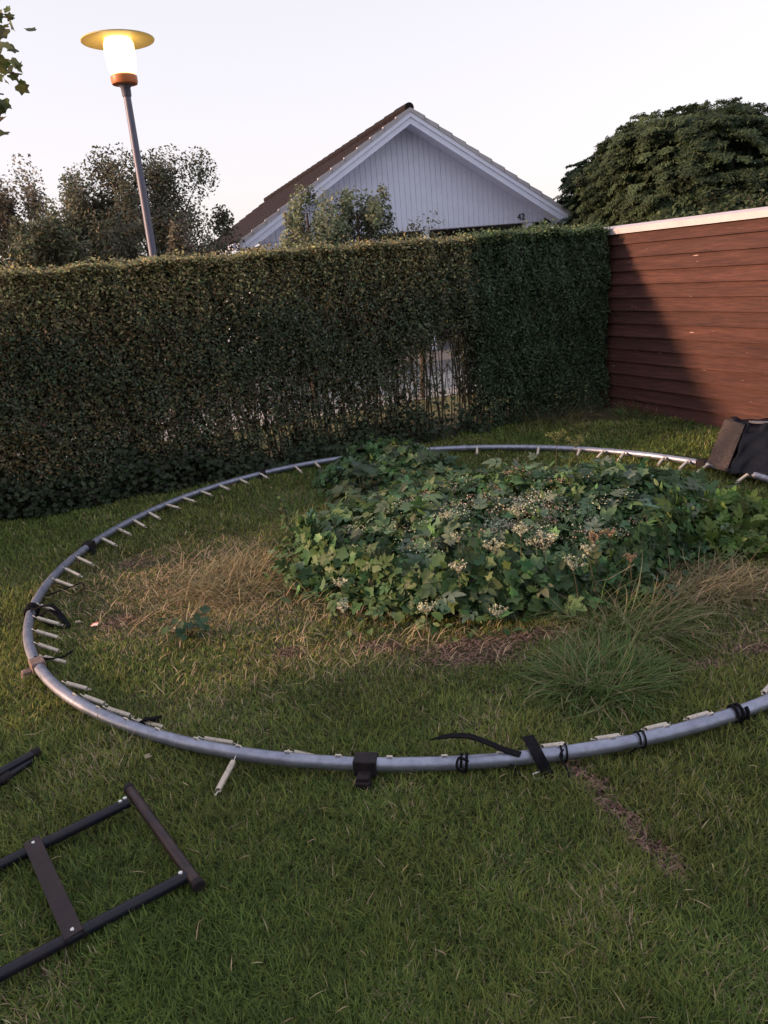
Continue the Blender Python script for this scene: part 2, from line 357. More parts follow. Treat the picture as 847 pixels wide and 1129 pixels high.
# grass tussocks: separate plants of long arching blades
def tussock(name, px, py, n, L0, spread, label, straw_f=.2, group=None, gcol=(.12, .185, .060)):
    c = at(px, py)
    az = rng.uniform(0, 6.28, n); r = spread*np.sqrt(rng.random(n))*.5; a2 = az+rng.normal(0, 1.1, n)
    x, y = r*np.cos(a2), r*np.sin(a2); turn = rng.normal(0, .22, n); az = az+.5*np.cos(az+1.6)
    col = jit(gcol, n, .22, .08); dry = rng.random(n) < straw_f; col[dry] = jit((.30, .26, .15), dry.sum(), .2, .05)
    h = L0*(.45+.6*rng.random(n)); lean = np.clip(rng.normal(.74, .2, n), .2, 1.05)
    # arching strips with four segments
    segs = 5; P = []; dx, dy = np.cos(az), np.sin(az)
    for k in range(segs+1):
        f = k/segs; ang = (1.45-lean*1.15)-f*1.35*lean
        if k == 0: cx, cy, cz = x.copy(), y.copy(), 0*x
        else:
            az = az+turn; dx, dy = np.cos(az), np.sin(az)
            cx = cx+dx*np.cos(ang)*h/segs; cy = cy+dy*np.cos(ang)*h/segs; cz = np.maximum(cz+np.sin(ang)*h/segs, .012)
        ww = .0026*(1-f**2*.9)
        P += [np.stack([cx+dy*ww, cy-dx*ww, cz], -1), np.stack([cx-dy*ww, cy+dx*ww, cz], -1)]
    V = np.stack(P, 1).reshape(-1, 3)+np.array([0, 0, hgt(c[0], c[1])]); q = 2*(segs+1); b = (np.arange(n)*q)[:, None]
    F = [b+np.array([[2*k, 2*k+1, 2*k+3, 2*k+2]]) for k in range(segs)]
    o = link(name, npmesh(name, V, F, np.repeat(col, q, 0)), M_grass); o.location = (c[0], c[1], 0)
    return tag(o, label, 'grass tuft', group)
TG = 'tufts of long grass in the ring'
tussock('grass_tussock', 662, 752, 2400, .29, .30, 'large tussock of long arching green grass just inside the near rail', .17, TG)
tussock('grass_tussock', 690, 690, 900, .34, .40, 'tussock with bleached drooping blades at the front edge of the leafy weeds', .4, TG)
tussock('grass_tussock', 262, 645, 1100, .30, .55, 'flattened straw coloured tussock on the dry patch in the left half of the ring', .85, TG, (.22, .19, .09))
tussock('grass_tussock', 345, 590, 900, .26, .5, 'grey green tussock beside the tall stalk at the back left of the ring', .35, TG)
tussock('grass_tussock', 775, 645, 800, .24, .45, 'flattened straw coloured tussock on the dry patch in the right half of the ring', .9, TG, (.22, .19, .09))
tussock('grass_tussock', 330, 560, 600, .24, .5, 'low grey green tussock just inside the far left rail', .3, TG)
tussock('grass_tussock', 610, 462, 900, .32, .7, 'pale long grass at the foot of the dark hedge end', .45, TG, (.12, .125, .06))
tussock('grass_tussock', 715, 455, 700, .26, .7, 'green long grass at the foot of the red board fence', .2, TG)

# ---------------------------------------------------------------- fence
fl_az = -HN                                   # away from camera along the fence
Fa = G(5.94, -.35); Fb = G(5.94, 5.6)        # inner face line of the fence
fe = empty('board_fence', tuple(G(5.97, 2.2)), 'tall red brown fence of horizontal boards with a white metal cap', 'fence')
nb = 14; bh = 1.76/nb
for k in range(nb):
    g = MB(); z0 = k*bh-.0+.0; z1 = z0+bh+.012
    w_ = .004*math.sin(k*7.3)
    a = [G(5.94-.016, -.35, z0), G(5.94+.016, -.35, z0), G(5.94+.034, -.35, z1), G(5.94+.014, -.35, z1)]
    b = [G(5.94-.016+w_*.5, 5.6, z0), G(5.94+.016, 5.6, z0), G(5.94+.034, 5.6, z1), G(5.94+.014, 5.6, z1)]
    g.hexa(a, b); o = g.build('board', M_board, fe)
g = MB()
for t in (-.33, 1.45, 3.25, 5.05): g.hexa([G(5.975, t, 0), G(6.06, t, 0), G(6.06, t+.09, 0), G(5.975, t+.09, 0)], [G(5.975, t, 1.74), G(6.06, t, 1.74), G(6.06, t+.09, 1.74), G(5.975, t+.09, 1.74)]); o = g.build('post', M_board, fe); g = MB()
g = MB()
prof = [(5.905, 1.735), (5.905, 1.79), (5.99, 1.815), (6.09, 1.79), (6.09, 1.735), (6.08, 1.735), (6.08, 1.775), (5.915, 1.775), (5.915, 1.735)]
g.hexa([G(s, -.37, z) for s, z in prof], [G(s, 5.62, z) for s, z in prof]); g.build('cap', M_capp, fe)

# ---------------------------------------------------------------- hedges
def stems_mesh(name, s0, s1, n, ztop, tmin, tmax, parent):
    g = MB()
    for i in range(n):
        s = random.uniform(s0, s1); t = -random.uniform(tmin, tmax); z = random.uniform(.7, 1)*ztop
        a = random.uniform(-.16, .16); pts = []
        for k in range(5):
            f = k/4; pts.append(G(s+a*f+random.uniform(-.02, .02), t+random.uniform(-.03, .03), f*z-.02))
        r = random.uniform(.004, .011); g.tube(pts, [r, r*.9, r*.8, r*.6, r*.35], seg=5, cap=False)
        for q in range(2):                    # forks
            k = random.choice((1, 2, 3)); p = np.array(pts[k]); e = p+np.array([random.uniform(-.2, .2), random.uniform(-.12, .12), random.uniform(.25, .45)])
            g.tube([p, (p+e)/2+np.array([random.uniform(-.02, .02), 0, 0]), e], [r*.6, r*.45, r*.25], seg=4, cap=False)
    return g.build(name, M_stem, parent)
def hedge_cloud(s0, s1, n, size, ztop, thick, densf, colf, front_bias=.55):
    s = rng.uniform(s0, s1, n*2)+rng.normal(0, .05, n*2)*(np.abs(s0-4.42) < .01)
    s = np.where(s > 5.9, 11.8-s, s)
    zt = ztop+.03*vnoise(s*3, s*1.3, 0, 1.1)
    z = zt*(1-rng.random(n*2)**1.35*1.0)
    fr = rng.random(n*2) < front_bias
    depth = np.where(fr, np.abs(rng.normal(0, .09, n*2)), rng.random(n*2)*thick)
    bul = .06*vnoise(s*2.2, z*2.5, 0, 3.0)+.045*vnoise(s*7.5, z*1.6, 0, 6.0)+.03*vnoise(s*17, z*8, 0, 1.0)
    topr = rng.random(n*2) < .16
    z = np.where(topr, zt-np.abs(rng.normal(0, .035, n*2))+(rng.random(n*2) < .35)*np.abs(rng.normal(0, .04, n*2))*(.6+.5*vnoise(s*9, s*4, 0, 2)), z); depth = np.where(topr, rng.random(n*2)*thick, depth)
    t = -(depth+bul+.09*np.clip((z-1.6)/.25, 0, 1)**2*0)
    keep = rng.random(n*2) < densf(s, t, z)
    keep &= z > .01
    s, t, z = s[keep][:n], t[keep][:n], z[keep][:n]; n = len(s)
    P = Gn(s, t, z)
    nr = np.array([HN[0], HN[1], 0])[None]*rng.uniform(.1, 1, (n, 1))+rng.normal(0, .55, (n, 3))+np.array([0, 0, .35])
    nr = np.where((z > ztop-.1)[:, None], nr+np.array([0, 0, .8]), nr)
    M = frames(nr, rng.uniform(0, 6.28, n))
    return scatter(*DIAM, P, M, size*(.6+.7*rng.random((n, 1))), colf(s, t, z))
def dens_left(s, t, z):
    # leggy hedge: full above, thin below with bare windows
    zlow = .50+.12*vnoise(s*1.9, s*.7, 0, .7)-.25*np.exp(-((s-.3)/1.0)**2)+.42*np.exp(-((s-4.15)/.5)**2)+.1*np.exp(-((s-2.7)/.4)**2)
    d = np.clip((z-zlow)/.35, 0, 1); thin = .85*(.55+.45*vnoise(s*5, z*7, 0, 5))
    thin = thin+.75*np.exp(-((s+.2)/1.4)**2)
    thin = thin*(1-.9*np.exp(-((s-4.15)/.5)**2))
    return np.clip(d+thin*(1-d), .015, 1)
def col_left(s, t, z):
    n = len(s); base = jit((.105, .132, .080), n, .34, .1)
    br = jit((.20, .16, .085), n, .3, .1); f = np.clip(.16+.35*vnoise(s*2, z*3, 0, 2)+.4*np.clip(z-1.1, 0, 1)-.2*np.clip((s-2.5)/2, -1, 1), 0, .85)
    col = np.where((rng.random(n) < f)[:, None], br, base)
    top = rng.random(n) < np.clip((z-1.30)/.5, 0, 1)*.65*np.clip(1.25-s*.16, .3, 1); col[top] = jit((.36, .33, .16), top.sum(), .25, .08)  # golden top fringe: sun glow painted into leaf colour, with brownish dry tips
    return col
hl = empty('leggy_hedge', tuple(G(1.5, -.35)), 'long clipped hedge with bare thin stems showing light through its lower part', 'hedge')
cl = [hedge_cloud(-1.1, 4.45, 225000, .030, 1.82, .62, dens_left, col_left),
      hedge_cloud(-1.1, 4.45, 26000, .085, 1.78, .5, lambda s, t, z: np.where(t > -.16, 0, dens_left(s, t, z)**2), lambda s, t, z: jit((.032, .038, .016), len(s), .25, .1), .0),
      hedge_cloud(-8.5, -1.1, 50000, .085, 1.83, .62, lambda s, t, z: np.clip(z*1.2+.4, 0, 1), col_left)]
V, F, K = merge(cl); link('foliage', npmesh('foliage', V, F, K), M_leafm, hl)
stems_mesh('stems', -1.0, 4.5, 250, 1.7, .1, .5, hl)
def dens_right(s, t, z):
    zlow = .24+.14*vnoise(s*4, s, 0, 1); d = np.clip((z-zlow)/.2, 0, 1)
    return np.clip(d+.40, 0, 1)
hr = empty('dense_hedge', tuple(G(5.2, -.3)), 'dense dark green clipped hedge end between the leggy hedge and the red fence', 'hedge')
def col_right(s, t, z):
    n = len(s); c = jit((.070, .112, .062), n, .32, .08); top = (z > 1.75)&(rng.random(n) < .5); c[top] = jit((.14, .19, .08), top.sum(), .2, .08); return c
cl = []
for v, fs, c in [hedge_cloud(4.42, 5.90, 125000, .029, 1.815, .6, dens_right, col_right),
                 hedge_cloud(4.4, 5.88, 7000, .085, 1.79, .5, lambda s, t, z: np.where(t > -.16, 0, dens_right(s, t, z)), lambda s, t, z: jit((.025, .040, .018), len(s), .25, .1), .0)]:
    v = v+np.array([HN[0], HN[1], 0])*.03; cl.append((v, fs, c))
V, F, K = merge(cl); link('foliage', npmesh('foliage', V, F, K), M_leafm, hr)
stems_mesh('stems', 4.45, 5.85, 60, 1.7, .05, .45, hr)

# low leafy bramble growth along the hedge foot
def leafmass(n, fn, size, colb, tmpl=LOBE, up=.9, sd=.45, v=.25):
    P, nr = fn(n); n = len(P); M = frames(nr*np.array([1, 1, 1.0])+rng.normal(0, sd, (n, 3))+np.array([0, 0, up]), rng.uniform(0, 6.28, n))
    return scatter(*tmpl, P, M, size*(.5+.75*rng.random((n, 1))), jit(colb, n, v, .09))
def foot(n):
    s = rng.uniform(-1.2, 4.4, n); f = .26+.26*vnoise(s*3, s, 0, 1)+.22*np.exp(-((s-.2)/1.2)**2)
    t = rng.uniform(-.35, .16, n)*(.7+.3*vnoise(s*3, s, 0, 4)); z = rng.random(n)**1.2*f*np.clip(1-(t+.2)/.6, .3, 1)+.01
    k = rng.random(n) < np.clip(.45+.5*np.exp(-((s-.5)/2)**2)+.3*np.exp(-((s-3.1)/.4)**2)-.3*np.exp(-((s-4.0)/.3)**2), 0, 1)
    s, t, z = s[k], t[k], z[k]; return Gn(s, t, z), np.tile([HN[0], HN[1], .3], (len(s), 1))
v1 = leafmass(13000, foot, .038, (.034, .052, .026), v=.45)
V, F, K = v1; tag(link('ground_ivy', npmesh('ground_ivy', V, F, K), M_leaf), 'low dark leafy growth along the foot of the leggy hedge', 'ground cover', kind='stuff')

# unseen side hedge added on the left: gives the evening shade its edge
sh = empty('added_shade_hedge', tuple(G(-3.6, 7)), 'tall unseen hedge added along the left to shade the lawn', 'hedge')
n = 42000; t = rng.uniform(2.75, 11.5, n); s = -3.6-rng.random(n)*.8; zt = 2.2+.08*vnoise(t*2, t, 0, 1); z = zt*rng.random(n)
P = Gn(s, t, z); M = frames(rng.normal(0, 1, (n, 3)), rng.uniform(0, 6.28, n))
V, F, K = scatter(*DIAMQ, P, M, .11*(.6+.7*rng.random((n, 1))), jit((.035, .055, .022), n)); link('foliage', npmesh('foliage', V, F, K), M_leafm, sh)
g = MB()
for i in range(26):
    t = 2.9+i*.33; g.tube([G(-4.0, t, -.02), G(-4.0+random.uniform(-.1, .1), t+random.uniform(-.1, .1), 1.0), G(-4.0+random.uniform(-.2, .2), t, 1.9)], [.03, .02, .008], seg=6)
g.build('stems', M_bark, sh)

# unseen house added behind the camera to block the sky there
oh = empty('sky_block_house', (0.6, -12.4, 0), 'low unseen brick house added behind the camera to block sky light', 'house')
M_brick = mat('brick', (.16, .09, .065), .85, noise=(9, (.22, .13, .09), .35, .65), bump=(60, .006))
g = MB(); g.box((0.8, -12.4, 1.3), (13.0, 6.4, 2.6)); g.build('wall', M_brick, oh)
g = MB(); g.hexa([(-6.2, -15.9, 2.5), (-6.2, -8.7, 2.5), (-6.2, -12.3, 5.2)], [(7.8, -15.9, 2.5), (7.8, -8.7, 2.5), (7.8, -12.3, 5.2)]); g.build('roof', M_tile, oh)
for x in (-3.5, 0.5, 4.2):
    g = MB(); g.box((x, -9.19, 1.35), (1.5, .05, 1.3)); wf = g.build('window', M_white, oh)
    g = MB(); g.box((x, -9.17, 1.35), (1.36, .05, 1.16)); g.build('pane', mat('window_glass', (.02, .022, .025), .08), wf)

# ---------------------------------------------------------------- trees
def limb_tree(g, base, top, r, rnd, nl, spread):
    b = Vector(base); t = Vector(top)
    g.tube([b-Vector((0, 0, .05)), b.lerp(t, .35)+Vector((rnd.uniform(-.05, .05), rnd.uniform(-.05, .05), 0)), b.lerp(t, .7), t], [r*1.2, r, r*.75, r*.45], seg=8)
    ends = []
    for i in range(nl):
        a = b.lerp(t, rnd.uniform(.35, .95)); an = 6.283*i/nl+rnd.uniform(-.4, .4)
        e = a+Vector((math.cos(an)*spread*rnd.uniform(.5, 1), math.sin(an)*spread*rnd.uniform(.5, 1), spread*rnd.uniform(.3, .9)))
        mdp = a.lerp(e, .5)+Vector((0, 0, spread*.08)); g.tube([a, mdp, e], [r*.45, r*.28, r*.1], seg=6); ends.append(e)
        for j in range(2):
            q = mdp.lerp(e, .4)+Vector((0, 0, 0)); e2 = q+Vector((rnd.uniform(-1, 1), rnd.uniform(-1, 1), rnd.uniform(.2, 1)))*spread*.4
            g.tube([q, e2], [r*.16, r*.06], seg=5, cap=False)
    return ends
def bushy(name, c, rx, ry, z0, z1, nleaf, size, colr, label, cat='tree', clumps=40, seed=1, trunk=.07, group=None, droop=0.0, twig=True, cstd=.16, tmpl=DIAMQ, shell=.75, leafm=None):
    """irregular crown made of many leaf clumps on an ellipsoid volume"""
    rnd = random.Random(seed); rg = np.random.default_rng(seed)
    root = empty(name, (c[0], c[1], 0), label, cat, group)
    g = MB(); limb_tree(g, (c[0], c[1], 0), (c[0], c[1], z0+(z1-z0)*.75), trunk, rnd, 9, min(rx, z1-z0)*.55)
    cz, rz = (z0+z1)/2, (z1-z0)/2
    cc = unit(rg.normal(0, 1, (clumps, 3)))*(shell+(1-shell)*rg.random((clumps, 1)))*rg.uniform(.45, 1.2, (clumps, 1))**.7
    cc = cc*np.array([rx, ry, rz])+np.array([c[0], c[1], cz])
    k = rg.integers(0, clumps, nleaf); rad = rg.uniform(.6, 1.3, clumps)[k][:, None]*cstd
    P = cc[k]+unit(rg.normal(0, 1, (nleaf, 3)))*(1.9*rg.random((nleaf, 1))**.55)*np.array([rx, ry, rz])*rad
    P = P[P[:, 2] > .05]; k = k[:len(P)]
    if twig:
        for i in range(min(clumps, 60)):
            q = cc[i]; a = Vector((c[0], c[1], z0+(q[2]-z0)*.5)); g.tube([a, a.lerp(Vector(q), .5)+Vector((0, 0, -.03)), Vector(q)], [trunk*.25, trunk*.16, trunk*.05], seg=5, cap=False)
            for j in range(3):
                e = Vector(q)+Vector(rg.normal(0, 1, 3)*np.array([rx, ry, rz])*cstd*.8); g.tube([Vector(q), e], [trunk*.06, trunk*.02], seg=4, cap=False)
    g.build('trunk', M_bark, root, smooth=True)
    n = len(P); nr = (P-np.array([c[0], c[1], cz]))/np.array([rx, ry, rz])**2*.6+rg.normal(0, .6, (n, 3))+np.array([0, 0, .35])
    M = frames(nr, rg.uniform(0, 6.28, n))
    cb = np.asarray(colr)[None]*(1+rg.normal(0, .22, (clumps, 1)))
    col = np.clip(cb[k[:n]]*(1+rg.normal(0, .25, (n, 1)))*(1+rg.normal(0, .08, (n, 3))), .005, 1)
    V, F, K = scatter(*tmpl, P, M, size*(.6+.8*rg.random((n, 1))), col)
    link('crown', npmesh('crown', V, F, K), leafm or M_leafm, root)
    return root
def D(px, py, dist): p = far(px, py, dist); return (p[0], p[1], p[2])
SG = 'bushes beyond the leggy hedge'
a = D(155, 174, 12.5); bushy('bush', a, 1.12, .9, .5, a[2]+.02, 64000, 0.046, (.115, .118, .085), 'broad ragged bush behind the street lamp pole, sky showing through its crown', 'bush', 75, 3, .06, SG, cstd=.13)
a = D(88, 178, 13); bushy('bush', a, .65, .7, .5, a[2]+.0, 36000, 0.046, (.11, .115, .08), 'ragged bush with the highest top left of the lamp pole', 'bush', 45, 13, .06, SG, cstd=.14)
a = D(8, 180, 12); bushy('bush', a, .8, .8, .4, a[2], 36000, 0.046, (.16, .145, .11), 'tall thin leaved bush cut by the left edge of the photo', 'bush', 50, 5, .06, SG, cstd=.14)
a = D(30, 232, 10.8); bushy('bush', a, .95, .7, .2, a[2], 36000, 0.045, (.12, .13, .08), 'low dense rounded bush in front of the taller ones at the left edge', 'bush', 70, 8, .05, SG, cstd=.12)
a = D(200, 256, 11.2); bushy('bush', a, .42, .5, .2, a[2]+.02, 16000, 0.044, (.14, .13, .10), 'small low bush between the lamp pole and the low corner of the tiled roof', 'bush', 35, 9, .05, SG, cstd=.16)
# birch like shrub before the gable
a = D(335, 203, 10.5); bushy('young_tree', a, .42, .4, 1.2, a[2]+.05, 7560, 0.044, (.19, .22, .14), 'young grey green tree in front of the left end of the gable', 'tree', 40, 21, .03, 'young trees before the house', cstd=.15, leafm=M_leaf)
a = D(390, 198, 10.6); bushy('young_tree', a, .52, .4, 1.1, a[2]+.05, 10080, 0.044, (.185, .22, .14), 'young grey green tree in front of the middle of the gable, the taller of two', 'tree', 50, 22, .03, 'young trees before the house', cstd=.15, leafm=M_leaf)
a = D(452, 243, 10); bushy('bush', a, .5, .35, .6, a[2]+.03, 6840, 0.040, (.07, .085, .045), 'low wispy bush under the white gable, just above the hedge top', 'bush', 35, 23, .03, SG, cstd=.17, leafm=M_leaf)
a = D(325, 250, 10); bushy('bush', a, .45, .35, .6, a[2]+.02, 6120, 0.040, (.07, .085, .045), 'low leafy bush at the feet of the two young trees', 'bush', 30, 24, .03, SG, cstd=.17, leafm=M_leaf)
# round drooping trees
def roundtree(px, pytop, dist, rad, zlow, n, seed, label):
    rg = np.random.default_rng(seed); rnd = random.Random(seed)
    a = D(px, pytop, dist); c = np.array([a[0], a[1], 0]); top = a[2]; cz = zlow+(top-zlow)*.42
    root = empty('round_tree', (a[0], a[1], 0), label, 'tree', 'round headed trees behind the fence')
    g = MB(); limb_tree(g, (a[0], a[1], 0), (a[0], a[1], cz), .14, rnd, 10, rad*.6); g.build('trunk', M_bark, root, smooth=True)
    nc = 1500; u = unit(rg.normal(0, 1, (nc, 3))); u[:, 2] = np.where(u[:, 2] < -.5, -u[:, 2], u[:, 2]); u[:, 2] = np.sign(u[:, 2])*np.abs(u[:, 2])**.75
    rr = (1+.04*np.sin(u[:, :1]*7+seed)+.04*np.sin(u[:, 1:2]*6+u[:, 2:]*8)+.018*rg.normal(0, 1, (nc, 1)))
    ex = np.where(u[:, 2] > 0, top-cz, cz-zlow)[:, None]
    cc = np.concatenate([u[:, :2]*rad*rr, u[:, 2:]*ex*rr], 1)*rg.uniform(.80, 1.0, (nc, 1))+np.array([c[0], c[1], cz])
    P = []; N = []; Cc = []; S = []
    per = n//nc
    for i in range(nc):                       # each tuft is a drooping spray of leaves
        m = per; out = unit(u[i]*np.array([1, 1, .4])+rg.normal(0, .2, 3)); f = rg.random(m)
        L = rad*.11*rg.uniform(.8, 1.2)
        side = unit(np.cross(out, [0, 0, 1.0])); sp = rg.normal(0, .42, m)*L*(1.05-.6*f)
        p = cc[i]+out[None]*(f[:, None]-.45)*L+side[None]*sp[:, None]+np.array([0, 0, 1.0])*(-.55*f**2*L+rg.normal(0, .06, m)*L*1.2)[:, None]
        P.append(p); nn = np.array([0, 0, .5])+out*.85; N.append(nn+rg.normal(0, .38, (m, 3))); Cc.append(np.full(m, 1+rg.normal(0, .22)))
    P = np.concatenate(P); N = np.concatenate(N); Cc = np.concatenate(Cc); n = len(P)
    col = np.array([.046, .072, .036])[None]*Cc[:, None]*(1+rg.normal(0, .2, (n, 1)))
    cl = [scatter(*DIAMQ, P, frames(N, rg.uniform(0, 6.28, n)), np.array([[.032, .062, .04]])*(.6+.8*rg.random((n, 1))), np.clip(col, .004, 1))]
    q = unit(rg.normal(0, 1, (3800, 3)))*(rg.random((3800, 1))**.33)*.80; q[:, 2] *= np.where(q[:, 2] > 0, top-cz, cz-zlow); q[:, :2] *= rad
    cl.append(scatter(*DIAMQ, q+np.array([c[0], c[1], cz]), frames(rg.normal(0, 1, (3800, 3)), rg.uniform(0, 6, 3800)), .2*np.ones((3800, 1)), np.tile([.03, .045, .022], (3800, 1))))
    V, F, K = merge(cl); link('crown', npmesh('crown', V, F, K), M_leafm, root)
roundtree(765, 116, 14, 1.62, 1.5, 150000, 31, 'large round headed dark green tree rising above the white capped fence')
roundtree(676, 166, 17, 1.08, 1.6, 80000, 32, 'smaller round headed dark tree between the house gable and the larger round tree')
a = D(800, 208, 11.5); bushy('bush', a, 1.15, .7, .8, a[2], 9000, .06, (.055, .078, .040), 'bushy shrub top showing just above the fence cap under the large round tree', 'bush', 60, 33, .05, SG, cstd=.14)

# overhanging branch at the upper left, its tree stands just outside the frame
ov = empty('overhanging_tree', (-3.6, 4.1, 0), 'tree whose leafy branch tips hang into the top left corner', 'tree')
g = MB(); tb = Vector((-3.6, 4.1, 0)); g.tube([tb, tb+Vector((.05, 0, 1.2)), tb+Vector((.0, .05, 2.4)), tb+Vector((.1, 0, 3.6))], [.09, .075, .06, .03], seg=8)
tips = [Vector(far(24, 82, 3.9)), Vector(far(16, 20, 3.9)), Vector(far(2, 130, 3.9)), Vector(far(10, 66, 4.0)), Vector(far(4, 104, 3.9))]
LP = []
def twig_leaves(a, b, n, sp=.02):
    for i in range(n):
        f = random.uniform(.45, 1.02); q = a.lerp(b, f); LP.append(np.array(q)+rng.normal(0, sp, 3))
for e in tips:
    st = Vector((-3.55, 4.12, e.z+.35)); md = st.lerp(e, .55)+Vector((0, 0, .08)); g.tube([st, md, e], [.018, .01, .003], seg=6); twig_leaves(md, e, 10)
    for q in range(9): LP.append(np.array(e)+rng.normal(0, .035, 3)+np.array([-.04, 0, .01]))
for i in range(26):
    zz = random.uniform(2.0, 4.0); an = random.uniform(1.2, 5.0); st = tb+Vector((0, 0, zz)); L = random.uniform(.6, 1.25)
    e = st+Vector((math.cos(an)*L, math.sin(an)*L, random.uniform(-.2, .5)))
    if e.x > -3.45: continue
    g.tube([st, st.lerp(e, .5)+Vector((0, 0, .1)), e], [.02, .012, .004], seg=5); twig_leaves(st, e, 70, .13)
g.build('trunk', M_bark, ov, smooth=True)
P = np.array(LP); n = len(P); V, F, K = scatter(*LOBE, P, frames(rng.normal(0, .6, (n, 3))+np.array([.1, -.5, .5]), rng.uniform(0, 6.28, n)), .048*(.6+.6*rng.random((n, 1))), jit((.11, .125, .045), n, .3, .1))
link('crown', npmesh('crown', V, F, K), M_leaf, ov)

# ---------------------------------------------------------------- house
hx, hy, hz, haz, hw = 1.069, 15.305, 4.246, -.2853, 3.277
hc = np.array([math.cos(haz), -math.sin(haz)]); hd = np.array([math.sin(haz), math.cos(haz)])
def H(a, b, z): return (hx+hc[0]*a+hd[0]*b, hy+hc[1]*a+hd[1]*b, z)     # a right along gable, b back along ridge
ho = empty('house', H(0, 4.5, 0), 'white boarded gable house with a dark tiled roof behind the hedge', 'house')
sl = (hz-2.25)/hw
LEN = 15.0
# gable wall: vertical boards with open joints
g = MB(); bw = .105; a = -hw+.42; OV = .42
def rz(a): return hz-.17-sl*abs(a)
while a < hw-.42-1e-6:
    a1 = min(a+bw-.006, hw-.42)
    zb = 2.25
    if a < 0 < a1: tops = [(a, rz(a)), (0, rz(0)), (a1, rz(a1))]
    else: tops = [(a, rz(a)), (a1, rz(a1))]
    lo = [(a, zb), (a1, zb)]
    ring = [lo[0], lo[1]]+tops[::-1]
    if min(z for _, z in tops) > zb+.02: g.hexa([H(q, OV, z) for q, z in ring], [H(q, OV+.03, z) for q, z in ring])
    a += bw
g.build('gable_wall', M_white, ho)
g = MB(); pts = [(-hw+.4, 2.24), (hw-.4, 2.24), (hw-.4, rz(hw-.4)), (0, rz(0)-.0), (-hw+.4, rz(hw-.4))]
g.hexa([H(q, OV+.032, z) for q, z in pts], [H(q, OV+.10, z) for q, z in pts]); g.build('gable_backing', M_white, ho)
# lower left wall, carport to the right
g = MB(); g.hexa([H(-hw+.45, OV+.04, 0), H(-.6, OV+.04, 0), H(-.6, OV+.2, 0), H(-hw+.45, OV+.2, 0)], [H(-hw+.45, OV+.04, 2.238), H(-.6, OV+.04, 2.238), H(-.6, OV+.2, 2.238), H(-hw+.45, OV+.2, 2.238)])
g.hexa([H(-hw+.45, OV+.2, 0), H(-hw+.6, OV+.2, 0), H(-hw+.6, LEN-.4, 0), H(-hw+.45, LEN-.4, 0)], [H(-hw+.45, OV+.2, 2.2), H(-hw+.6, OV+.2, 2.2), H(-hw+.6, LEN-.4, 2.2), H(-hw+.45, LEN-.4, 2.2)])
g.hexa([H(hw-.6, OV+2.5, 0), H(hw-.45, OV+2.5, 0), H(hw-.45, LEN-.4, 0), H(hw-.6, LEN-.4, 0)], [H(hw-.6, OV+2.5, 2.2), H(hw-.45, OV+2.5, 2.2), H(hw-.45, LEN-.4, 2.2), H(hw-.6, LEN-.4, 2.2)])
g.hexa([H(-hw+.6, LEN-.6, 0), H(hw-.45, LEN-.6, 0), H(hw-.45, LEN-.4, 0), H(-hw+.6, LEN-.4, 0)], [H(-hw+.6, LEN-.6, 2.2), H(hw-.45, LEN-.6, 2.2), H(hw-.45, LEN-.4, 2.2), H(-hw+.6, LEN-.4, 2.2)])
g.build('wall', M_white, ho)
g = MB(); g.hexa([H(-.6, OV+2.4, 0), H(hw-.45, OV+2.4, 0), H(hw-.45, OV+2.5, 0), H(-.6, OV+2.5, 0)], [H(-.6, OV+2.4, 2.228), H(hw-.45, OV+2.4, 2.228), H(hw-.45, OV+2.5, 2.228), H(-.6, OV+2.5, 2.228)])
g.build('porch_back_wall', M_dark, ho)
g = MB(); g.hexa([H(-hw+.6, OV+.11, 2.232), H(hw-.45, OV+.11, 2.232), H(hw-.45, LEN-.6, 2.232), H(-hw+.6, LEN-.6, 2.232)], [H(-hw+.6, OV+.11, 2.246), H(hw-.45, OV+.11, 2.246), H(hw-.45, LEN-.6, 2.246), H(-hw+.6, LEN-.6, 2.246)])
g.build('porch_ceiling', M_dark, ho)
for a in (hw-.74, .35):
    g = MB(); g.hexa([H(a-.07, OV+.02, 0), H(a+.07, OV+.02, 0), H(a+.07, OV+.16, 0), H(a-.07, OV+.16, 0)], [H(a-.07, OV+.02, 2.238), H(a+.07, OV+.02, 2.238), H(a+.07, OV+.16, 2.238), H(a-.07, OV+.16, 2.238)]); g.build('porch_post', M_white, ho)
# roof: two slopes of stepped tile courses with pantile waves
def roof_side(sg, parent):
    ncx = 13; Ls = hw/ncx; nbk = 150; bs = np.linspace(-.03, LEN, nbk+1); wave = .022*np.abs(np.sin(bs*math.pi/.30*1.0))
    V = []; F = []
    for i in range(ncx):
        a0, a1 = Ls*i, Ls*(i+1)+.03; z0, z1 = hz-sl*a0-.002, hz-sl*a1+.028
        if i == ncx-1: a1 = hw+.05
        for top in (1, 0):
            for (aa, zz) in ((a0, z0), (a1, z1)):
                for j, b in enumerate(bs): V.append(H(sg*aa, b, zz+(wave[j] if top else -.03)))
        o = i*4*(nbk+1); n1 = nbk+1
        for j in range(nbk):
            F.append((o+j, o+j+1, o+n1+j+1, o+n1+j)); F.append((o+2*n1+j, o+3*n1+j, o+3*n1+j+1, o+2*n1+j+1))
            F.append((o+n1+j, o+n1+j+1, o+3*n1+j+1, o+3*n1+j))
        F.append((o, o+n1, o+3*n1, o+2*n1)); F.append((o+nbk, o+2*n1+nbk, o+3*n1+nbk, o+n1+nbk))
    me = bpy.data.meshes.new('roof'); me.from_pydata(V, [], F); me.update()
    return link('roof', me, M_tile, parent)
rL = roof_side(-1, ho); rR = roof_side(1, ho)
g = MB()
for k in range(24):
    b = -.06+k*LEN/24; g.tube([H(0, b, hz+.03), H(0, b+LEN/24+.03, hz+.045)], .085, seg=12)
g.build('ridge_tiles', M_tile, ho)
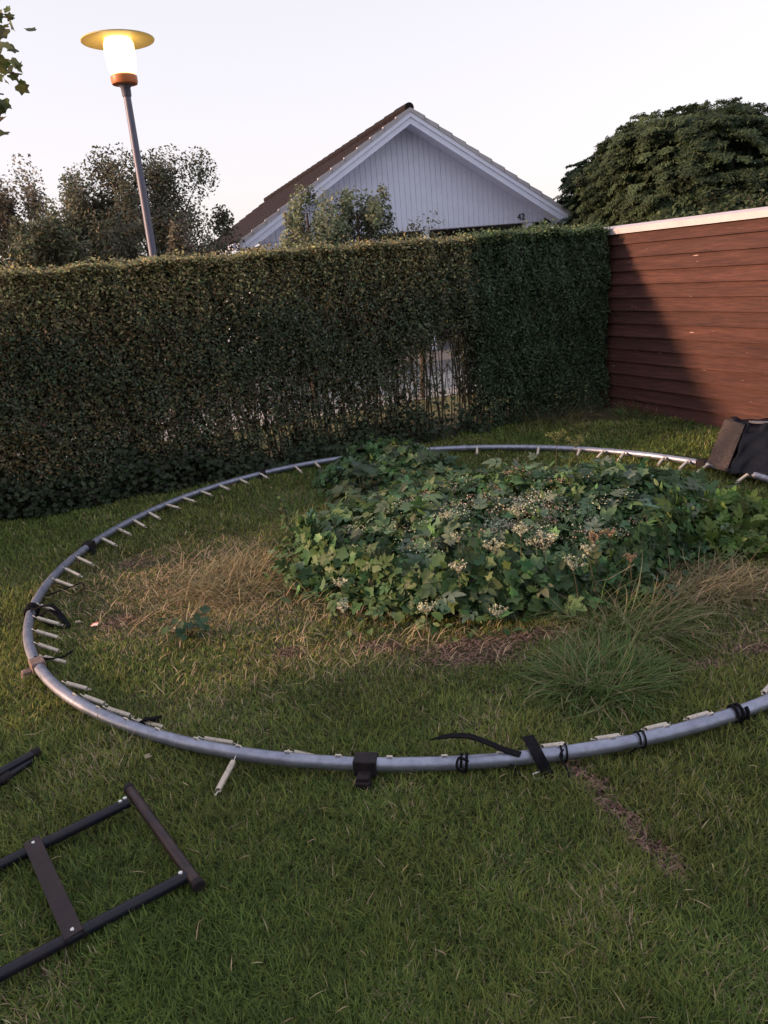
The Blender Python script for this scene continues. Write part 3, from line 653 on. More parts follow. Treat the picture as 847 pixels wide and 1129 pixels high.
# bargeboards (two stepped boards) and grey verge edge of the tiles
for sg in (-1, 1):
    g = MB()
    for (d0, d1, b0, b1) in ((-.035, -.23, -.06, -.03), (-.035, -.12, -.085, -.062)):
        g.hexa([H(0, b0, hz+d0), H(sg*(hw+.04), b0, hz-sl*(hw+.04)+d0), H(sg*(hw+.04), b0, hz-sl*(hw+.04)+d1), H(0, b0, hz+d1)][::sg], [H(0, b1, hz+d0), H(sg*(hw+.04), b1, hz-sl*(hw+.04)+d0), H(sg*(hw+.04), b1, hz-sl*(hw+.04)+d1), H(0, b1, hz+d1)][::sg])
    g.build('bargeboard', M_white, ho)
    g = MB(); ncx = 13; Ls = hw/ncx
    for i in range(ncx):
        a0, a1 = Ls*i, Ls*(i+1)+.02
        g.hexa([H(sg*a0, -.10, hz-sl*a0+.025), H(sg*a1, -.10, hz-sl*a1+.05), H(sg*a1, -.10, hz-sl*a1-.04), H(sg*a0, -.10, hz-sl*a0-.04)][::sg], [H(sg*a0, -.02, hz-sl*a0+.025), H(sg*a1, -.02, hz-sl*a1+.05), H(sg*a1, -.02, hz-sl*a1-.04), H(sg*a0, -.02, hz-sl*a0-.04)][::sg])
    g.build('verge_tiles', mat('grey_verge', (.42, .41, .45), .6, noise=(9, (.32, .31, .35), .3, .7)), ho)
    g = MB(); g.hexa([H(sg*.02, -.03, hz-.17), H(sg*(hw), -.03, hz-sl*hw-.17), H(sg*hw, -.03, hz-sl*hw-.19), H(sg*.02, -.03, hz-.19)][::sg], [H(sg*.02, OV, hz-.17), H(sg*hw, OV, hz-sl*hw-.17), H(sg*hw, OV, hz-sl*hw-.19), H(sg*.02, OV, hz-.19)][::sg]); g.build('soffit', M_white, ho)
    g = MB(); g.tube([H(sg*(hw+.07), -.02, 2.20), H(sg*(hw+.07), LEN, 2.20)], .055, seg=10); g.build('gutter', M_white, ho)
# house number
cu = bpy.data.curves.new('num', 'FONT'); cu.body = '42'; cu.size = .17; cu.extrude = .008; cu.align_x = 'CENTER'
to = bpy.data.objects.new('num', cu); C.objects.link(to); bpy.context.view_layer.update()
me = bpy.data.meshes.new_from_object(to.evaluated_get(bpy.context.evaluated_depsgraph_get())); bpy.data.objects.remove(to)
me.materials.clear()
nm = link('house_number', me, M_num, ho, world=False); 
mw = Matrix(((hc[0], 0, -hd[0], 0), (hc[1], 0, -hd[1], 0), (0, 1, 0, 0), (0, 0, 0, 1)))
ap = H(hw-.93, OV-.012, 2.30); mw.translation = Vector(ap); nm.matrix_parent_inverse = Matrix.Translation(ho.location).inverted(); nm.matrix_basis = mw

# ---------------------------------------------------------------- street lamp
lb = far(138, 93, 8.0); lx, ly = lb[0], lb[1]; zb = lb[2]
la = empty('street_lamp', (lx, ly, 0), 'lit street lamp with flat disc shade on a grey pole behind the hedge', 'street lamp')
g = MB(); g.lathe([(.085, 0), (.085, .9), (.050, .98), (.040, 1.05), (.032, zb-.09), (.032, zb-.07)], 20, (lx, ly, 0)); g.build('pole', M_pole, la, True)
g = MB(); g.lathe([(.036, -.10), (.040, -.09), (.042, -.03), (.06, -.005)], 24, (lx, ly, zb)); g.build('collar', M_pole, la, True)
g = MB(); g.lathe([(.06, -.005), (.108, .0), (.114, .018), (.114, .06), (.104, .07)], 32, (lx, ly, zb)); g.build('base_ring', M_lring, la, True)
zt = far(128, 41, 8.0)[2]
g = MB(); g.lathe([(.100, .07), (.122, .13), (.130, .24), (.128, zt-zb-.05), (.11, zt-zb-.012)], 40, (lx, ly, zb)); g.build('globe', M_globe, la, True)
g = MB(); g.lathe([(.05, -.011), (.18, -.008), (.302, -.03), (.308, -.03), (.311, -.022), (.18, .010), (.05, .024), (.01, .028)], 48, (lx, ly, zt)); g.build('shade', M_shade, la, True)

# ---------------------------------------------------------------- trampoline ring
RZ = .052; RR = .0235
ringpx = [(29,700),(36,665),(55,640),(78,620),(105,600),(150,573),(200,548),(245,533),(300,519),(350,510),(390,504),(520,494),(580,493),(640,495),(700,500),(750,508),(785,514),(847,526),(847,776),(800,791),(740,805),(680,819),(600,832),(500,843),(400,844),(320,838),(250,829),(180,810),(120,789),(80,770),(50,748),(34,722)]
cx, cy, R0 = .31, 4.50, 2.29
pp = np.array([at(x, y, RZ)[:2] for x, y in ringpx]); th = np.arctan2(pp[:, 1]-cy, pp[:, 0]-cx); rr = np.hypot(pp[:, 0]-cx, pp[:, 1]-cy)-R0
def basis(t): return np.stack([np.ones_like(t)]+[f(k*t) for k in (1, 2, 3, 4) for f in (np.cos, np.sin)], -1)
wts = 1/np.clip(np.hypot(pp[:, 0], pp[:, 1]), 1, 9); A = basis(th)*wts[:, None]
co = np.linalg.solve(A.T@A+.06*np.diag([0, .2, .2, .6, .6, 1, 1, 1.5, 1.5]), A.T@(rr*wts))
def ringp(t, dr=0.0, z=RZ):
    r = R0+float(basis(np.array([t]))[0]@co)+dr; return Vector((cx+r*math.cos(t), cy+r*math.sin(t), z))
def thof(px, py, z=RZ):
    q = at(px, py, z); return math.atan2(q[1]-cy, q[0]-cx)
tr = empty('trampoline_frame', (cx, cy, 0), 'big galvanised steel ring of a dismantled trampoline lying on the lawn', 'trampoline')
joints = sorted([thof(*q) for q in [(103, 602), (290, 523), (403, 845), (38, 735), (770, 512), (700, 816), (512, 494)]]+[.15, -.75, .95])
nj = len(joints)
for i in range(nj):
    t0 = joints[i]; t1 = joints[(i+1) % nj]; t1 += 2*math.pi if t1 <= t0 else 0
    k = max(6, int((t1-t0)/.035)); g = MB()
    ts = [t0+(t1-t0)*j/k for j in range(k+1)]
    g.tube([ringp(t) for t in ts], [RR*(.90 if j == k else 1) for j in range(k+1)], seg=16, upv=(0, 0, 1)); g.build('tube_section', M_galv, tr, True)
# collars where the sections meet
def around(g, t, halfw, r, seg=16):
    g.tube([ringp(t-halfw/R0), ringp(t), ringp(t+halfw/R0)], r, seg=seg, upv=(0, 0, 1))
def bracket(t, m, down=True):
    g = MB(); c = ringp(t); tg = (ringp(t+.01)-ringp(t-.01)).normalized(); out = Vector((math.cos(t), math.sin(t), 0))
    M3 = Matrix((tg, out, Vector((0, 0, 1)))).transposed()
    g.box(c, (.078, .060, .056), M3); g.box(c+out*.045+Vector((0, 0, -.022)), (.044, .05, .034), M3)
    g.box(c+out*.062+Vector((0, 0, -.034)), (.050, .03, .030), M3)
    return g.build('leg_socket', m, tr, bevel=.005)
bracket(thof(403, 845), M_brkt); bracket(thof(38, 735), M_rust); bracket(thof(771, 512), M_brkt); bracket(thof(103, 602), M_brkt)
for q in [(30, 676), (292, 523), (512, 494), (396, 503)]:
    g = MB(); around(g, thof(*q), .022, RR+.004); g.build('joint_sleeve', M_brkt if q[0] != 512 else M_galv, tr, True)
# springs: coil with hooked ends, shared mesh along +X
def spring_mesh():
    g = MB(); L = .135; turns = 22; pts = []
    for i in range(turns*8+1):
        a = 2*math.pi*i/8; pts.append((.008+(L-.016)*i/(turns*8), .0085*math.cos(a), .0085*math.sin(a)))
    g.tube(pts, .0028, seg=4, upv=(1, 0, .01))
    g.tube([(.008, .004, 0), (.0, .0, 0), (-.010, 0, .002), (-.018, 0, .006), (-.022, 0, .002)], .0022, seg=5)
    g.tube([(L-.008, .004, 0), (L, 0, 0), (L+.009, 0, -.003), (L+.014, 0, .002), (L+.010, 0, .007)], .0022, seg=5)
    me = bpy.data.meshes.new('spring'); me.from_pydata(g.V, [], g.F); me.update(); me.polygons.foreach_set('use_smooth', np.ones(len(me.polygons), bool)); me.materials.append(M_spring); return me
SM = spring_mesh()
def z5(x, y): return (x/2.823, 500+y/2.823)
def z6(x, y): return (x/2.823, 740+y/2.823)
def z1(x, y): return (180+x/2.823, 740+y/2.823)
def z2(x, y): return (440+x/2.081, 740+y/2.081)
def z8(x, y): return (550+x/2.852, 460+y/2.852)
def z7(x, y): return (250+x/2.42, 460+y/2.42)
sp = []
for a in [(812,62,838,98),(752,80,778,112),(695,100,720,134),(638,118,670,153),(582,138,615,172),(524,158,562,190),(470,182,513,212),(418,205,460,233),(372,232,405,252),(322,262,373,292),(238,320,297,350),(200,355,263,388),(168,390,237,418),(125,468,188,493),(110,507,190,533),(105,548,187,575),(108,590,187,617),(115,632,195,648),(185,715,268,732),(243,755,320,778),(312,795,390,812),(403,832,467,842)]: sp.append((z5(*a[:2]), z5(*a[2:])))
sp += [(z6(612, 213), z6(685, 218)), (z6(727, 262), z6(668, 392)), (z1(385, 257), z1(446, 262))]
for a in [(320,176,350,172),(443,157,485,152),(558,135,602,126),(650,107,708,98),(822,46,847,40)]: sp.append((z2(*a[:2]), z2(*a[2:])))
for a in [(125,95,122,112),(252,100,246,122),(320,108,308,130),(388,112,372,140),(525,122,492,160),(585,138,560,170),(652,148,632,168),(775,178,748,205)]: sp.append((z8(*a[:2]), z8(*a[2:])))
for a in [(90,150,112,182),(245,125,258,148),(195,135,203,150),(665,85,668,97),(830,80,830,97)]: sp.append((z7(*a[:2]), z7(*a[2:])))
hanging = z6(727, 262)
hooks = MB()
for b, e in sp:
    t = thof(*b, z=RZ+.015); front = math.sin(t) < -.6
    outer = abs(b[0]-hanging[0]) < 2
    dr = -(RR+.004) if not outer else (RR+.002)
    base = ringp(t, dr, RZ+.012 if not outer else RZ-.0)
    tip = Vector(at(*e, z=.045 if front and not outer else .030)); dv = tip-base
    if dv.length < .05 or dv.length > .24: dv = Vector((cx-base.x, cy-base.y, 0)).normalized()*.14+Vector((0, 0, -.02))
    if outer: dv = tip-base
    L = min(max(dv.length, .125), .165)
    X = dv.normalized(); Zv = Vector((0, 0, 1)); Yv = Zv.cross(X).normalized(); Zv = X.cross(Yv)
    o = link('spring', SM, None, tr, world=False); o.matrix_parent_inverse = Matrix.Translation(tr.location).inverted()
    mm = Matrix((X, Yv, Zv)).transposed().to_4x4(); mm.translation = base+X*.012; o.matrix_basis = mm @ Matrix.Diagonal((L/.147, 1, 1, 1))
# raised slots with hook ends on the tube
for q in [z1(228, 243), z1(545, 268), z1(705, 270), z1(385, 258), z1(98, 216), z2(105, 198), z2(232, 186), z2(370, 172), z2(490, 152), z2(612, 124), z2(712, 97), z6(480, 190), z6(382, 157), z6(290, 122), z6(220, 80)]:
    t = thof(*q, z=RZ+RR); g = MB(); c = ringp(t, -.004, RZ+RR); tg = (ringp(t+.01)-ringp(t-.01)).normalized()
    g.tube([c-tg*.012-Vector((0, 0, .006)), c-tg*.009+Vector((0, 0, .005)), c+tg*.007+Vector((0, 0, .005)), c+tg*.012-Vector((0, 0, .006))], .0035, seg=6); g.build('hook_end', M_spring, tr, True)

# black ties and straps that hang from the ring (things of their own)
def strap(name, pts, wd, th, label, cat, group=None, m=M_black, upv=(0, 0, 1)):
    c = Vector(pts[0]); base = Vector((c.x, c.y, 0)); g = MB()
    P = [Vector(p)-base for p in pts]
    # smooth the path
    Q = []
    for i in range(len(P)-1):
        p0 = P[max(i-1, 0)]; p1 = P[i]; p2 = P[i+1]; p3 = P[min(i+2, len(P)-1)]
        for k in range(5):
            f = k/5; Q.append(.5*((2*p1)+(p2-p0)*f+(2*p0-5*p1+4*p2-p3)*f*f+(3*p1-p0-3*p2+p3)*f**3))
    Q.append(P[-1]); g.tube(Q, th, seg=8, flat=(th, wd) if wd else None, upv=upv if wd else None)
    o = g.build(name, m); o.location = base; return tag(o, label, cat, group)
SGp = 'black ties left on the ring'
def loop_pts(t, r, turns=1.0, dt=0.0, n=12, start=0.0):
    out = []
    for i in range(int(n*turns)+1):
        a = start+2*math.pi*i/n; c = ringp(t+dt*i/(n*turns)); o = Vector((math.cos(t), math.sin(t), 0)); out.append(c+o*math.cos(a)*r+Vector((0, 0, math.sin(a)*r)))
    return out
a = [at(477, 815, .07), at(484, 813, .10), at(500, 811, .125), at(518, 812, .13), at(536, 818, .11), at(555, 826, .085), at(574, 832, .075)]
strap('strap', a, .013, .0022, 'long flat black strap arching up behind the near rail beside the wrapped strap', 'strap', SGp)
g0 = ringp(thof(590, 838)); 
a = [at(582, 812, .085), at(588, 822, .088), at(594, 834, .082), at(600, 845, .050), at(603, 855, .02), at(598, 860, .012)]
strap('strap', a, .019, .003, 'wide folded black strap draped over the near rail with a steel buckle', 'strap', SGp, upv=(0, -.5, .8))
gb = MB(); pb = Vector(at(593, 852, .03)); gb.tube([pb+Vector((-.016, -.004, 0)), pb+Vector((.016, .004, .003)), pb+Vector((.014, -.012, -.012)), pb+Vector((-.014, -.016, -.012))], .0035, seg=6, closed=True)
ob = gb.build('buckle', M_bolt, None, True); ob.parent = bpy.data.objects['strap.001']; ob.matrix_parent_inverse = Matrix.Translation(bpy.data.objects['strap.001'].location).inverted()
a = [at(440+260/2.081, 740+218/2.081, .05), at(568, 850, .03), at(572, 860, .006), at(566, 862, .005)]
strap('strap', a, .012, .002, 'short black strap end hanging below the near rail', 'strap', SGp)
def tie(px, py, label, tail=None, r=.0045, rad=RR+.004, turns=1.6, dt=.012):
    t = thof(px, py); pts = loop_pts(t, rad, turns, dt)
    if tail: pts += [Vector(at(*q)) for q in tail]
    return strap('cord_tie', pts, 0, r, label, 'tie', SGp)
tie(508, 843, 'small black knotted tie on the near rail under the arching strap', [(514, 838, .09), (506, 836, .10), (504, 846, .09), (512, 852, .05)])
tie(617, 831, 'thin black cord tied on the near rail with its end hanging straight down', [(622, 826, .07), (618, 834, .06), (626, 850, .03), (629, 866, .008)], .0032)
tie(703, 817, 'thin black cord slung loosely under the right part of the near rail', [(700, 826, .02), (688, 832, .015), (676, 832, .012)], .003)
tie(809, 789, 'tight black band round the rail near the right edge', None, .006, RR+.005, 2.2, .02)
tie(90, 649, 'small black knotted cord at the end of a spring on the left', [(84, 645, .04), (88, 642, .06), (93, 647, .05), (88, 651, .03), (94, 650, .02)], .004, .010)
a = loop_pts(thof(31, 672), RR+.006, 2.3, .03)
strap('cord_tie', a, 0, .009, 'thick black band wound round the leftmost bend of the ring', 'tie', SGp)
a = [at(*q) for q in [(34, 674, .07), (44, 669, .10), (57, 668, .10), (66, 676, .06), (71, 686, .02), (62, 690, .015), (50, 686, .03), (46, 678, .06), (55, 673, .08), (68, 682, .04), (76, 690, .01), (68, 692, .008), (56, 688, .01)]]
strap('strap', a, .011, .003, 'tangled black strap heaped over the springs at the leftmost bend', 'strap', SGp)
a = [at(*q) for q in [(38, 724, .075), (48, 726, .06), (60, 726, .05), (70, 724, .04), (76, 720, .05), (80, 718, .05)]]
strap('cord_tie', a, 0, .005, 'black cord stretched from the worn bracket over the lowest left springs', 'tie', SGp)
a = [at(*q) for q in [(153, 797, .05), (160, 793, .07), (170, 792, .06), (176, 790, .05), (172, 797, .03), (163, 799, .04), (158, 795, .06), (177, 795, .02), (174, 800, .015)]]
strap('strap', a, .010, .003, 'crumpled black strap behind the rail at the lower left', 'strap', SGp)
a = [at(*q) for q in [(288, 524, .06), (291, 530, .03), (300, 528, .02), (297, 534, .01)]]
strap('strap', a, .012, .003, 'black strap end under the joint of the far left rail', 'strap', SGp)
a = [at(*q) for q in [(101, 604, .05), (104, 609, .03), (100, 612, .015), (106, 611, .01)]]
strap('strap', a, .012, .003, 'black strap end below the left joint of the ring', 'strap', SGp)

# ---------------------------------------------------------------- ladder lying on the lawn
ld0 = at(150, 960, 0)
ld = empty('ladder', tuple(ld0), 'dark metal trampoline ladder section lying on the grass at the lower left', 'ladder')
def P3(px, py, z): return Vector(at(px, py, z))
ra0, ra1 = P3(143, 884, .075), P3(2, 953, .03); rb0, rb1 = P3(206, 966, .055), P3(-4, 1077, .035)
exta = ra1+(ra1-ra0)*.9; extb = rb1+(rb1-rb0)*.55
exta.z = .022; extb.z = .022
g = MB(); g.tube([ra0, ra1, exta], .0165, seg=14); g.build('rail', M_paintp, ld, True)
g = MB(); g.tube([rb0, rb1, extb], .0165, seg=14); g.build('rail', M_paintp, ld, True)
e0, e1 = P3(142, 869, .085), P3(219, 976, .055)
g = MB(); g.tube([e0, e0.lerp(e1, .01), e0.lerp(e1, .99), e1], [.0150, .0165, .0165, .0150], seg=16); g.build('crossbar', mat('crossbar_red_highlight', (.016, .011, .016), .42, .0, spec=.4, noise=(14, (.045, .026, .028), .4, .65), bump=(90, .0008)), ld, True)  # reddish highlight mixed into the crossbar colour
s0, s1 = ra0.lerp(ra1, (143-37)/(143-2)), rb0.lerp(rb1, (206-76)/210)
dv = (s1-s0).normalized(); wv = (ra0-ra1).normalized(); nv = dv.cross(wv).normalized(); nv = -nv if nv.z < 0 else nv; wv = nv.cross(dv)
g = MB()
ea, eb = s0-dv*.022+nv*.018, s1+dv*.020+nv*.018
for (o0, o1, q0, q1) in ((-.024, .024, 0, .0035), (-.024, -.021, -.022, 0), (.021, .024, -.022, 0)):
    g.hexa([ea+wv*o0+nv*q0, ea+wv*o1+nv*q0, ea+wv*o1+nv*q1, ea+wv*o0+nv*q1], [eb+wv*o0+nv*q0, eb+wv*o1+nv*q0, eb+wv*o1+nv*q1, eb+wv*o0+nv*q1])
g.build('step', mat('worn_step', (.022, .015, .019), .5, .0, spec=.3, noise=(12, (.036, .025, .028), .4, .65), bump=(60, .001)), ld, bevel=.0015)
for q in [(137, 893, .06), (191, 976, .045), (79, 1039, .03), (133, 885, .095)]:
    b = Vector(at(*q)); g = MB(); g.tube([b, b+Vector((0, 0, .007))], .006, seg=6); g.build('bolt', M_bolt, ld)
for q, dv_ in ((e0, (e0-e1)), (e1, (e1-e0))):
    g = MB(); dn = dv_.normalized(); g.tube([q-dn*.012, q+dn*.004, q+dn*.007], [.0180, .0180, .015], seg=16); g.build('end_cap', M_brkt, ld, True)
for q in (ra0.lerp(ra1, .03), rb0.lerp(rb1, .03), s0, s1):
    g = MB(); g.tube([q+Vector((0, 0, .016)), q+Vector((0, 0, .022))], .0065, seg=6); g.build('bolt', M_bolt, ld)
# loose U-shaped piece
lg = empty('leg_tube', tuple(at(22, 845)), 'short dark metal leg tube pair cut by the left edge', 'metal tube')
a0, a1 = P3(42, 828, .065), P3(-40, 874, .055); b0, b1 = P3(38, 836, .045), P3(-30, 882, .04)
g = MB(); g.tube([a0, a1], .014, seg=12); g.build('tube', M_paintp, lg, True)
g = MB(); g.tube([b0, b0.lerp(b1, .45), b1], .013, seg=12); g.build('tube', M_paintp, lg, True)
g = MB(); g.tube([a0+(a0-a1).normalized()*.004, a0+(a0-a1).normalized()*-.02], .0165, seg=12); g.build('end_cap', M_brkt, lg, True)
c = b0.lerp(b1, .5); g = MB(); g.tube([c-(b1-b0).normalized()*.02, c+(b1-b0).normalized()*.02], .017, seg=12); g.build('end_cap', M_brkt, lg, True)

# ---------------------------------------------------------------- tipped box with black film by the fence
bx = empty('planter_box', tuple(at(815, 517)), 'weathered wooden planter box covered in torn black film by the fence', 'box')
r0_, r1_ = P3(802, 518, .08), P3(880, 520, .08)
top1 = Vector(at(822, 468, .33))
alongv = (r1_-r0_).normalized(); bb = P3(783, 510, .07)-r0_; DB = bb.length; backv = bb.normalized()
fl = r0_; LB = .75
up_f = top1-fl
def bp(a, b, c): return fl+alongv*(a*LB)+backv*(b*DB)+up_f*c
lo_, hi_ = 0.0, 1.0
def panel(g, A, B, Cc, Dd, nrm, th): g.hexa([A, B, Cc, Dd], [v+nrm*th for v in (A, B, Cc, Dd)])
nleft = -alongv
g = MB(); panel(g, bp(0, 0, 0), bp(0, 1, 0), bp(0, 1, 1), bp(0, 0, 1), nleft, .022); g.build('end_board', M_box, bx, bevel=.003)
g = MB(); panel(g, bp(1, 0, 0), bp(1, 1, 0), bp(1, 1, 1), bp(1, 0, 1), -nleft, .022); g.build('end_board', M_box, bx, bevel=.003)
g = MB(); panel(g, bp(0, 1, 0), bp(1, 1, 0), bp(1, 1, 1), bp(0, 1, 1), backv, .02); g.build('back_board', M_box, bx)
g = MB(); panel(g, bp(0, 0, .0), bp(1, 0, .0), bp(1, 1, .0), bp(0, 1, .0), Vector((0, 0, -1)), .015); g.build('bottom_board', M_box, bx)
# wrinkled film over front and sagging over the top
nu, nv_ = 46, 30; V = []; 
for j in range(nv_):
    for i in range(nu):
        u_ = i/(nu-1); v_ = j/(nv_-1)
        if v_ < .6: f = v_/.6; p = bp(u_, -.03, -.06+1.08*f)
        else: f = (v_-.6)/.4; p = bp(u_, f*1.0, 1.02-.22*math.sin(f*math.pi)*math.sin(min(u_, .97)*math.pi))
        wr = .012*math.sin(u_*23+v_*7)+.009*math.sin(u_*41-v_*19)+.007*math.sin(v_*33+u_*9)
        p = p+(-backv)*wr+Vector((0, 0, wr*.8 if v_ > .5 else 0)); V.append(tuple(p-backv*.012))
idx = np.arange(nu*nv_).reshape(nv_, nu); F = np.stack([idx[:-1, :-1], idx[:-1, 1:], idx[1:, 1:], idx[1:, :-1]], -1).reshape(-1, 4)
fo = link('film_cover', npmesh('film_cover', np.array(V), [F], smooth=True), M_film, bx); sm = fo.modifiers.new('s', 'SOLIDIFY'); sm.thickness = .002
g = MB(); pa, pb_ = bp(.02, 0, 1.05), bp(1, -.02, .98)
for k in range(1): g.hexa([pa, pa+Vector((0, 0, .012)), pa-backv*.05+Vector((0, 0, .006)), pa-backv*.05], [pb_, pb_+Vector((0, 0, .012)), pb_-backv*.045+Vector((0, 0, .006)), pb_-backv*.045])
g.build('top_slat', mat('greyed_slat', (.30, .27, .28), .85, noise=(25, (.12, .11, .12), .35, .65), bump=(60, .006)), bx)

# ---------------------------------------------------------------- leafy weeds in the middle of the ring
def hm(x, y):                                 # height of the leaf mass
    a = .32*np.exp(-(((x-.55)/1.02)**2+((y-4.32)/.92)**2)**1.6)+.15*np.exp(-(((x-1.65)/.45)**2+((y-4.75)/.75)**2)**1.5)+.27*np.exp(-(((x-.05)/.50)**2+((y-5.9)/.42)**2)**1.6)
    a = a+.05*np.exp(-((x-.9)/.6)**2-((y-5.55)/.5)**2)
    return a*(1+.24*vnoise(x*3.4, y*3.4, 0, 1.5)+.20*vnoise(x*8, y*8, 0, 4))
def moundp(n, skirt=True, lo=.06):
    x = rng.uniform(-.8, 2.6, n*3); y = rng.uniform(3.0, 6.5, n*3); h = hm(x, y); k = (h > lo)&(rng.random(n*3) < np.clip(h*6, 0, 1)); x, y, h = x[k][:n], y[k][:n], h[k][:n]
    e = .02; nx_ = -(hm(x+e, y)-h)/e; ny_ = -(hm(x, y+e)-h)/e
    z = h*np.where(rng.random(len(x)) < .7, 1-.1*rng.random(len(x)), rng.random(len(x)))
    jit_ = rng.normal(0, .02, (len(x), 3))
    return np.stack([x, y, z], -1)+jit_, np.stack([np.clip(nx_, -1.3, 1.3), np.clip(ny_, -1.3, 1.3), np.ones_like(x)*.6], -1)
OVATE = (np.array([[0, 0, 0], [.20, .18, .05], [.27, .42, .07], [.17, .75, .03], [0, 1, -.05], [-.17, .75, .03], [-.27, .42, .07], [-.20, .18, .05], [0, .45, 0]]), [np.array([[8, k, k+1] for k in range(7)]+[[8, 7, 0]])])
def compound():                               # stalk with five pointed leaflets
    v, f = [], []; o = 0
    for (bx_, by_, an, sc) in ((0, .15, -1.0, .5), (0, .15, 1.0, .5), (0, .42, -.8, .55), (0, .42, .8, .55), (0, .6, 0, .6)):
        q = OVATE[0]*sc; ca, sa = math.cos(an), math.sin(an); v.append(np.stack([q[:, 0]*ca+q[:, 1]*sa+bx_, -q[:, 0]*sa+q[:, 1]*ca+by_, q[:, 2]-.15*np.hypot(q[:, 0], q[:, 1])**2], -1)); f.append(OVATE[1][0]+o); o += 9
    return np.concatenate(v), [np.concatenate(f)]
COMP = compound()
def perk(n):                                  # long-stalked leaves that stand out above the rest
    p, q = moundp(n); p[:, 2] += np.abs(rng.normal(0, .035, len(p)))*(p[:, 1] < 5.0)+.01; return p, q
cl = [leafmass(1900, moundp, .060, (.085, .165, .078), up=.5, sd=.5, v=.35), leafmass(1500, moundp, .040, (.075, .13, .050), up=.4, sd=.6, v=.3),
      leafmass(2200, moundp, .105, (.095, .175, .075), tmpl=COMP, up=.5, sd=.5, v=.35), leafmass(700, perk, .095, (.13, .20, .13), tmpl=COMP, up=.7, sd=.45, v=.3),  # standing leaves paler: bluish sky sheen painted into their colour
      leafmass(240, perk, .06, (.10, .16, .10), up=.9, sd=.4, v=.3), leafmass(500, moundp, .06, (.15, .20, .05), tmpl=OVATE, up=.4, sd=.6, v=.3),
      leafmass(4200, lambda n: moundp(n, lo=.03), .055, (.08, .15, .055), tmpl=OVATE, up=.3, sd=.7), leafmass(3500, lambda n: moundp(n, lo=.03), .026, (.07, .12, .045), tmpl=DIAM, up=.3, sd=.8)]
def skirt(n):                                 # leaves hanging down the near side
    a = rng.uniform(math.pi*.98, math.pi*2.02, n); rx, ry = 1.08, 1.02; x = .60+rx*np.cos(a)*(.93+.1*rng.random(n)); y = 4.35+ry*np.sin(a)*(.93+.1*rng.random(n)); z = .02+.30*rng.random(n)*(.8+.3*vnoise(a*4, a, 0, 1))
    return np.stack([x, y, z], -1), np.stack([np.cos(a), np.sin(a)*1.2, 0*a+.35], -1)
cl += [leafmass(800, skirt, .058, (.070, .145, .060), up=.15, sd=.4, v=.35), leafmass(600, skirt, .038, (.08, .14, .045), up=.1, sd=.5), leafmass(600, skirt, .09, (.055, .11, .045), tmpl=COMP, up=.1, sd=.5), leafmass(900, skirt, .05, (.06, .115, .04), tmpl=OVATE, up=.1, sd=.6)]
V, F, K = merge(cl)
tag(link('weed_thicket', npmesh('weed_thicket', V, F, K), M_leaf), 'dense mound of broad lobed green weed leaves filling the middle of the ring', 'weeds', kind='stuff')
# parsley-leaved patch on the right
def patch(cxy, rx, ry, hh):
    def f(n):
        a = rng.uniform(0, 6.28, n); r = np.sqrt(rng.random(n)); x = cxy[0]+rx*r*np.cos(a); y = cxy[1]+ry*r*np.sin(a); z = hh*(1-r**2*.6)*(.3+.7*rng.random(n))
        return np.stack([x, y, z], -1), np.stack([0*x, 0*x, 0*x+.5], -1)
    return f
c = at(775, 590); V, F, K = merge([leafmass(900, patch((c[0], c[1]), .55, .45, .17), .10, (.10, .17, .040), tmpl=COMP, up=.3, sd=.55), leafmass(2600, patch((c[0], c[1]), .6, .5, .16), .026, (.10, .16, .04), tmpl=DIAM, up=.2, sd=.8)])
tag(link('ground_elder', npmesh('ground_elder', V, F, K), M_leaf), 'bright green low feathery weeds right of the leaf mound', 'weeds', kind='stuff')

def weed(name, px, py, n, rad, hh, size, col, label, tmpl=LOBE, group='single weeds around the leaf mound'):
    c = at(px, py); base = Vector((c[0], c[1], 0)); ro = empty(name, base, label, 'weed', group)
    a = rng.uniform(0, 6.28, n); r = rad*np.sqrt(rng.random(n)); P = np.stack([c[0]+r*np.cos(a), c[1]+r*np.sin(a), hh*(.25+.75*rng.random(n))], -1)
    V, F, K = scatter(*tmpl, P, frames(np.stack([np.cos(a)*.5, np.sin(a)*.5, 0*a+1], -1)+rng.normal(0, .3, (n, 3)), rng.uniform(0, 6.28, n)), size*(.6+.6*rng.random((n, 1))), jit(col, n, .2, .08))
    link('leaves', npmesh('leaves', V, F, K), M_leaf, ro)
    g = MB()
    for i in range(min(n, 14)): g.tube([base, base.lerp(Vector(P[i]), .5)+Vector((0, 0, .02)), Vector(P[i])], [.003, .0022, .0015], seg=5, cap=False)
    g.build('stems', M_stem, ro); return ro
weed('broadleaf_weed', 207, 706, 34, .11, .13, .040, (.055, .11, .055), 'small blue green weed alone on the lawn left of the leaf mound')
weed('broadleaf_weed', 725, 668, 16, .10, .12, .050, (.045, .085, .045), 'single lobed weed standing apart at the front right of the leaf mound')
weed('broadleaf_weed', 392, 585, 14, .07, .07, .032, (.05, .09, .045), 'tiny lobed weed on the straw patch')
weed('broadleaf_weed', 395, 560, 60, .22, .30, .075, (.05, .085, .055), 'large pale backed leaves standing up at the back left of the mound')
